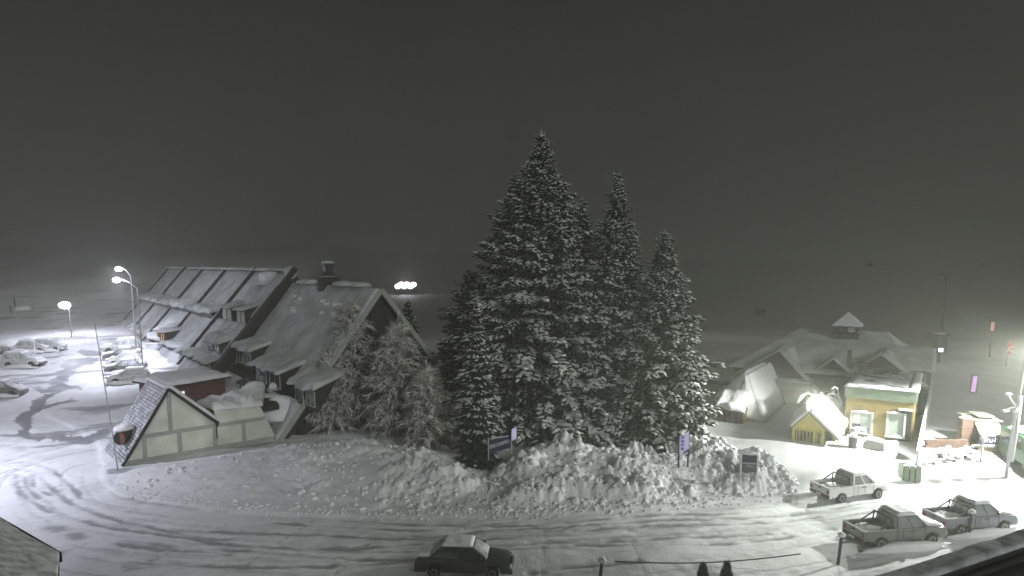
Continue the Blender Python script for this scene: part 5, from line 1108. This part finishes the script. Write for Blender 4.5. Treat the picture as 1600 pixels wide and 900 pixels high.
# unseen floodlight added under the near roof edge to brighten the snowbank
NF = thing('added_floodlight', 'added unseen floodlight under the near roof edge, shining on the snowbank', 'floodlight', (12.5, 12.2, 8.3), R_(105))
obj('housing', box(-.1, .35, -.3, .3, -.15, .2), 'dark_metal', NF, bevel=.02); obj('arm', tube([(-.1, 0, 0), (-.5, 0, .1), (-.6, 0, .4)], .05, 6), 'dark_metal', NF); obj('lens', box(.35, .37, -.25, .25, -.12, .17), 'lamp_white', NF)
l = bpy.data.objects.new('flood_light', bpy.data.lights.new('flood_light', 'SPOT')); COL.objects.link(l)
l.location = (12.3, 12.9, 8.3); l.rotation_euler = (Vector((5, 46, .5))-Vector((12.3, 12.9, 8.3))).to_track_quat('-Z', 'Y').to_euler()
l.data.energy = 7000; l.data.color = (.90, .87, 1.0); l.data.spot_size = R_(62); l.data.spot_blend = 1.; l.data.shadow_soft_size = .2
# floodlight on the corner of the yellow wing above the porch
uq = fitu(1303, -.6, 4.2); zq = at(1303, 612, rl(uq, -.6, 0).y).z
FL = thing('floodlight', 'lit floodlight under a snowy curved bracket at the corner of the yellow wing', 'floodlight', rl(uq, -.6, zq), R_(-150))
obj('bracket', tube([(-.7, 0, -.3), (-.5, 0, .25), (-.1, 0, .4), (.3, 0, .25)], .07, 8), 'snow', FL, smooth_=True)
obj('housing', hexa([(.15, -.25, 0), (.55, -.25, -.1), (.55, .25, -.1), (.15, .25, 0), (.15, -.2, .22), (.5, -.2, .14), (.5, .2, .14), (.15, .2, .22)]), 'dark_metal', FL, bevel=.02)
obj('lens', box(.22, .46, -.14, .14, -.13, -.06), 'glow_white', FL)
l = bpy.data.objects.new('flood_light', bpy.data.lights.new('flood_light', 'SPOT')); COL.objects.link(l); l.parent = FL; l.location = (1.3, 0, -.2); l.rotation_euler = (0, R_(-38), 0)
l.data.energy = 14000; l.data.color = GREENISH; l.data.spot_size = R_(172); l.data.spot_blend = .4; l.data.shadow_soft_size = .2
# thin leaning pole by the shingled gable
g = ong(185, 736); top = at(148, 505, g.y)
tag(obj('thin_pole', tube([tuple(g-Vector((0, 0, .3))), tuple(g.lerp(Vector((top.x, g.y, top.z)), .5)), (top.x, g.y, top.z)], .045, 8, .03), 'pole_metal', smooth_=True), 'thin leaning pale pole in front of the shingled gable roof', 'pole')
for i, (px, py, hgt) in enumerate([(55, 560, 2.6), (92, 558, 1.6)]):
    g = ong(px, py); tag(obj('marker_pole', tube([(g.x, g.y, g.z-.2), (g.x, g.y, g.z+hgt)], .07, 6), 'snow'), ['taller snow-crusted marker pole behind the pale off-roader', 'shorter snow-crusted marker pole right of the off-roader'][i], 'pole')
for i, (px, py, hp) in enumerate([(24, 486, 22), (17, 487, 12)]):
    g = ong(px, py+2); k = g.y/F; tag(obj('distant_post', tube([(g.x, g.y, g.z-.2), (g.x, g.y, g.z+hp*k)], .12, 6), 'dark_metal'), ['taller dark distant post at the far left', 'shorter dark distant post at the far left edge'][i], 'post')
g = ong(37, 488); b = thing('distant_shed', 'small distant snow-topped shed at the far left behind the car park', 'shed', g); obj('walls', box(-1.2, 1.2, -1, 1, -.5, .6), 'grey_timber', b); obj('roof_snow', lump((0, 0, .6), 1.6, 1.3, .8, 2), 'snow', b, smooth_=True)

# ------------------------------------------------------------------ signs
def frame_mw(px0, pyt0, px1, pyt1, Yd, dY): return None
# ESCORPIO board in the hollow in front of the slender fir, turned to the right
a0, a1 = at(763, 700, 43.4), at(799, 690, 44.4)
dS = Vector((a1.x-a0.x, a1.y-a0.y, 0)); Ls = dS.length; yaw = math.atan2(dS.y, dS.x)
SG = thing('hotel_sign', 'dark blue board with pale letters on two posts below the slender fir', 'sign', (a0.x, a0.y, a0.z), yaw)
k = 44/F; slope = (a1.z-a0.z)/Ls
for x in (0, Ls): obj('post', bar((x, 0, -.85+slope*x), (x, 0, (17 if x == 0 else 14)*k+slope*x*1.2), .06, .06), 'grey_timber', SG)
obj('board', hexa([(0.08, .05, -11*k), (Ls-.08, .05, -11*k+slope*Ls*1.3), (Ls-.08, .1, -11*k+slope*Ls*1.3), (.08, .1, -11*k), (.08, .05, 11*k), (Ls-.08, .05, 11*k+slope*Ls*1.3), (Ls-.08, .1, 11*k+slope*Ls*1.3), (.08, .1, 11*k)]), 'sign_navy', SG)
sh = Matrix(((1, 0, 0, 0), (slope*1.5, 1, 0, 0), (0, 0, 1, 0), (0, 0, 0, 1)))
t = text('lettering', 'ESCORPIO', .34, 'sign_white', SG, Matrix.Translation((Ls/2, .03, slope*Ls*.7))@Matrix.Rotation(math.pi/2, 4, 'X')); t.rotation_euler = (math.pi/2, -math.atan(slope*1.3), 0)
obj('board', hexa([(Ls+.08, .06, 4*k), (Ls+.55, .2, 6*k), (Ls+.55, .25, 6*k), (Ls+.08, .11, 4*k), (Ls+.08, .06, 24*k), (Ls+.55, .2, 26*k), (Ls+.55, .25, 26*k), (Ls+.08, .11, 24*k)]), 'sign_violet', SG)
obj('snow_cap', lump((Ls*.5, .08, 11*k+slope*Ls*.65), Ls*.45, .09, .08, 3), 'thin_snow', SG, smooth_=True)
# pale violet board on two tall posts
g = at(1067, 738, 44.5); k = g.y/F; e = g.y*.0
B2 = thing('banner_board', 'pale violet board with a column of dark letters on two tall dark posts', 'sign', (g.x, g.y, g.z), R_(25))
w2 = 8.5*k/math.cos(R_(25)); z1, z2 = 33*k, 68*k
obj('post', bar((-w2, 0, -.3), (-w2, 0, z2-2*k), .09, .09), 'sign_navy', B2); obj('post', bar((w2, 0, -.3), (w2, 0, z2), .09, .09), 'sign_navy', B2)
obj('board', hexa([(-w2, -.05, z1), (w2, -.05, z1+5*k), (w2, .0, z1+5*k), (-w2, 0, z1), (-w2, -.05, z2-8*k), (w2, -.05, z2), (w2, 0, z2), (-w2, 0, z2-8*k)]), 'sign_violet', B2)
for i in range(4):
    z = z1+(5+i*6)*k; obj('letter', join(box(-w2*.65, -w2*.40, -.075, -.05, z, z+4*k), box(-w2*.40, -w2*.10, -.075, -.05, z+(i % 2)*2.6*k, z+(i % 2)*2.6*k+1.3*k), box(-w2*.25, -w2*.05, -.075, -.05, z+1*k, z+3.8*k)), 'sign_ink', B2)
obj('cross_rail', bar((-w2, 0, z1-7*k), (w2, 0, z1-1*k), .08, .08), 'sign_violet', B2)
# notice board
g = at(1170, 744, 43.8); k = g.y/F
NB = thing('notice_board', 'dark two-panel notice board with white posts at the right end of the snowbank', 'notice board', (g.x, g.y, g.z), R_(-12))
for x in (-12.5*k, 12.5*k): obj('post', bar((x, 0, -.3), (x, 0, 37*k), .11, .1), 'white_paint', NB)
obj('panel', box(-11.5*k, 11.5*k, -.05, .05, 23*k, 35*k), 'sign_navy', NB); obj('panel', box(-11.5*k, 11.5*k, -.05, .05, 7*k, 20.5*k), 'car_dark', NB)
obj('rail', box(-12.5*k, 12.5*k, -.08, .06, 20.7*k, 22.6*k), 'grey_timber', NB); obj('lettering', join(box(-5*k, 2*k, -.065, -.05, 17*k, 18.4*k), box(-1*k, 8*k, -.065, -.05, 15.4*k, 16.4*k)), 'grey_timber', NB)
obj('snow_cap', lump((0, 0, 36.5*k), 14*k, .2, .13, 5), 'snow', NB, smooth_=True)
# snow-capped bollards
for i, (px, py, pt, lb) in enumerate([(1309, 876, 832, 'black snow-capped bollard left of the grey pickup'), (1513, 834, 797, 'black snow-capped bollard in front of the rightmost pickup'), (936, 905, 872, 'dark bollard tip at the very bottom of the picture, left of the dark shrubs')]):
    g = ong(px, py); t_ = at(px, pt, g.y); hh = t_.z-g.z
    b = thing('bollard', lb, 'bollard', (g.x, g.y, surf(g.x, g.y)), 0, 'bollards along the near road edge'); obj('post', tube([(0, 0, -.3), (.12, 0, hh)], .085, 10, .075), 'dark_metal', b)
    obj('snow_ball', lump((.12, 0, hh+.06), .20, .2, .16, i, 14, 9, amp=.08, flat=.6), 'snow', b, smooth_=True)
# dark shrubs at the bottom
for i, (px, py, s) in enumerate([(1098, 905, .6), (1135, 908, .75)]):
    g = ong(px, py); r = np.random.default_rng(i); b = thing('dark_shrub', ['smaller dark pointed shrub at the bottom edge of the road', 'larger dark pointed shrub at the bottom edge of the road'][i], 'shrub', (g.x, g.y, surf(g.x, g.y)))
    n = 700; z = r.random(n)**1.2*s*1.3; rr = (1-z/(s*1.4))*s*.42*np.sqrt(r.random(n)); an = r.random(n)*6.283
    P_ = np.stack([rr*np.cos(an), rr*np.sin(an), z], -1); D_ = np.stack([np.cos(an)*.6, np.sin(an)*.6, .8+0*an], -1)
    obj('foliage', place(SPK, SPF, P_, D_, np.tile([[1., 0, 0]], (n, 1)), .22+0*z, .07+0*z), 'needles', b, kind='stuff'); obj('stem', tube([(0, 0, -.2), (0, 0, s)], .04, 6), 'bark', b)
g0, g1 = ong(960, 893), ong(1250, 880)
tag(obj('cable', tube([g0.lerp(g1, i/12)+Vector((0, 0, .5-.25*math.sin(math.pi*i/12))) for i in range(13)], .035, 5), 'dark_metal'), 'thin black cable strung low along the bottom of the road', 'cable')

# ------------------------------------------------------------------ our own side of the street: roof edge lower right, snowy shingle roof lower left
RE = thing('near_roof', 'dark near roof with a grey snow-dusted edge crossing the lower right corner', 'roof')
def gv(px, py, z): x, y = gnd(px, py, z); return Vector((x, y, z))
z = 9.0; a, b_ = gv(1370, 905, z), gv(1640, 818, z); d = (b_-a).normalized(); n = Vector((-d.y, d.x, 0)); a -= d*3; b_ += d*3
c1, c2 = gv(1400, 905, z-.02), gv(1640, 838, z-.02); wd = .42
obj('edge', hexa([a-Vector((0, 0, .35)), b_-Vector((0, 0, .35)), b_-n*wd-Vector((0, 0, .35)), a-n*wd-Vector((0, 0, .35)), a, b_, b_-n*wd, a-n*wd]), 'dark_metal', RE)
obj('edge_snow', sheet(a, b_, b_-n*wd, a-n*wd, 60, 6, .07, .02, 3, 1.2, 0, .08), 'thin_snow', RE, smooth_=True)
obj('roof', hexa([a-n*wd-Vector((0, 0, .6)), b_-n*wd-Vector((0, 0, .6)), b_-n*7-Vector((0, 0, .6)), a-n*7-Vector((0, 0, .6)), a-n*wd-Vector((0, 0, .12)), b_-n*wd-Vector((0, 0, .12)), b_-n*7+Vector((0, 0, .9)), a-n*7+Vector((0, 0, .9))]), 'dark_metal', RE)
Ld = (b_-a).length
for i in range(10):
    q = wd+.25+i*.38; zz = -.10+(q-wd)*(1.02/6.58); obj('seam', bar(a-n*q+Vector((0, 0, zz+.03)), b_-n*q+Vector((0, 0, zz+.03)), .05, .06), 'dark_metal', RE)
obj('wall', hexa([a-n*wd-Vector((0, 0, 9.2)), b_-n*wd-Vector((0, 0, 9.2)), b_-n*6-Vector((0, 0, 9.2)), a-n*6-Vector((0, 0, 9.2)), a-n*wd-Vector((0, 0, .6)), b_-n*wd-Vector((0, 0, .6)), b_-n*6-Vector((0, 0, .6)), a-n*6-Vector((0, 0, .6))]), 'cream_wall', RE)
RL = thing('near_shingle_roof', 'snow-speckled shingle roof corner with a dark edge board in the lower left corner', 'roof')
z = 8.5; a = gv(-60, 782, z); b_ = gv(92, 872, z); b2 = gv(84, 960, z+.9); a2 = gv(-60, 960, z+1.3)
obj('edge_board', bar(a, b_, .12, .2), 'dark_wood', RL); obj('deck', hexa([p-Vector((0, 0, .2)) for p in (a, b_, b2, a2)]+[a, b_, b2, a2]), 'dark_wood', RL)
sv, sf = [], []; rws, cls = 26, 34; nn = (b_-a).cross(a2-a).normalized(); nn = nn if nn.z > 0 else -nn
for r_i in range(rws):
    for c in range(cls):
        u0 = (c+.5*(r_i % 2))/cls; u1 = min(u0+.95/cls, 1); v1, v0 = r_i/rws, (r_i+1.1)/rws
        if u0 > .99: continue
        P_ = [a.lerp(b_, u).lerp(a2.lerp(b2, u), v)+nn*o for u, v, o in ((u0, v0, .015), (u1, v0, .015), (u1, v1, .06), (u0, v1, .06))]; m_ = len(sv)
        sv += P_+[p-nn*.05 for p in P_]; sf += [(m_, m_+1, m_+2, m_+3), (m_+3, m_+2, m_+6, m_+7), (m_, m_+3, m_+7, m_+4), (m_+1, m_+5, m_+6, m_+2)]
obj('shingles', (sv, sf), 'shingle', RL, kind='stuff')
rr_ = np.random.default_rng(4); n = 900; uu, vv = rr_.random(n), rr_.random(n); keep = fbm(uu*6, vv*6, 3, 5) > -.12; uu, vv = uu[keep], vv[keep]
obj('roof_snow', sheet(a-nn*.02, b_-nn*.02, b2, a2, 70, 70, .12, .015, 3, 1.2, 0, .15), 'speckled_snow', RL, smooth_=True)
obj('wall', hexa([Vector((p.x, p.y, -.5)) for p in (a.lerp(a2, .05), b_.lerp(b2, .08), b2, a2)]+[p-Vector((0, 0, .25)) for p in (a.lerp(a2, .05), b_.lerp(b2, .08), b2, a2)]), 'cream_wall', RL)
# rocks on the far slope
for i in range(4):
    px = [1095, 1353, 1530, 420][i]; Yr = [215, 215, 215, 215][i]; x = (px-800)*Yr/F
    obj_ = obj('rock', lump((0, 0, 0), 1.2, .9, .8, i, 12, 8, amp=.4), 'rock'); obj_.location = (x, Yr, Gf(x, Yr)); obj_['group'] = 'dark rocks on the far slope'; tag(obj_, ['dark rock on the far slope, nearest the rightmost spruce tip', 'dark rock on the far slope, above the turret', 'dark rock on the far slope, above the lit pink sign', 'dark rock on the far slope, above the lodge air unit'][i], 'rock', 'dark rocks on the far slope')

# ------------------------------------------------------------------ cold haze that the lamps light up
hz = obj('haze', box(-1390, 1390, -79, 1490, -3, 520), 'snow', kind='stuff')
m = bpy.data.materials.new('haze'); m.use_nodes = True; nt = m.node_tree; nt.nodes.clear(); out = nt.nodes.new('ShaderNodeOutputMaterial'); pv = nt.nodes.new('ShaderNodeVolumePrincipled')
pv.inputs['Density'].default_value = .0026; pv.inputs['Color'].default_value = (.70, .70, .635, 1); pv.inputs['Anisotropy'].default_value = .5
nt.links.new(pv.outputs[0], out.inputs['Volume']); hz.data.materials.clear(); hz.data.materials.append(m)
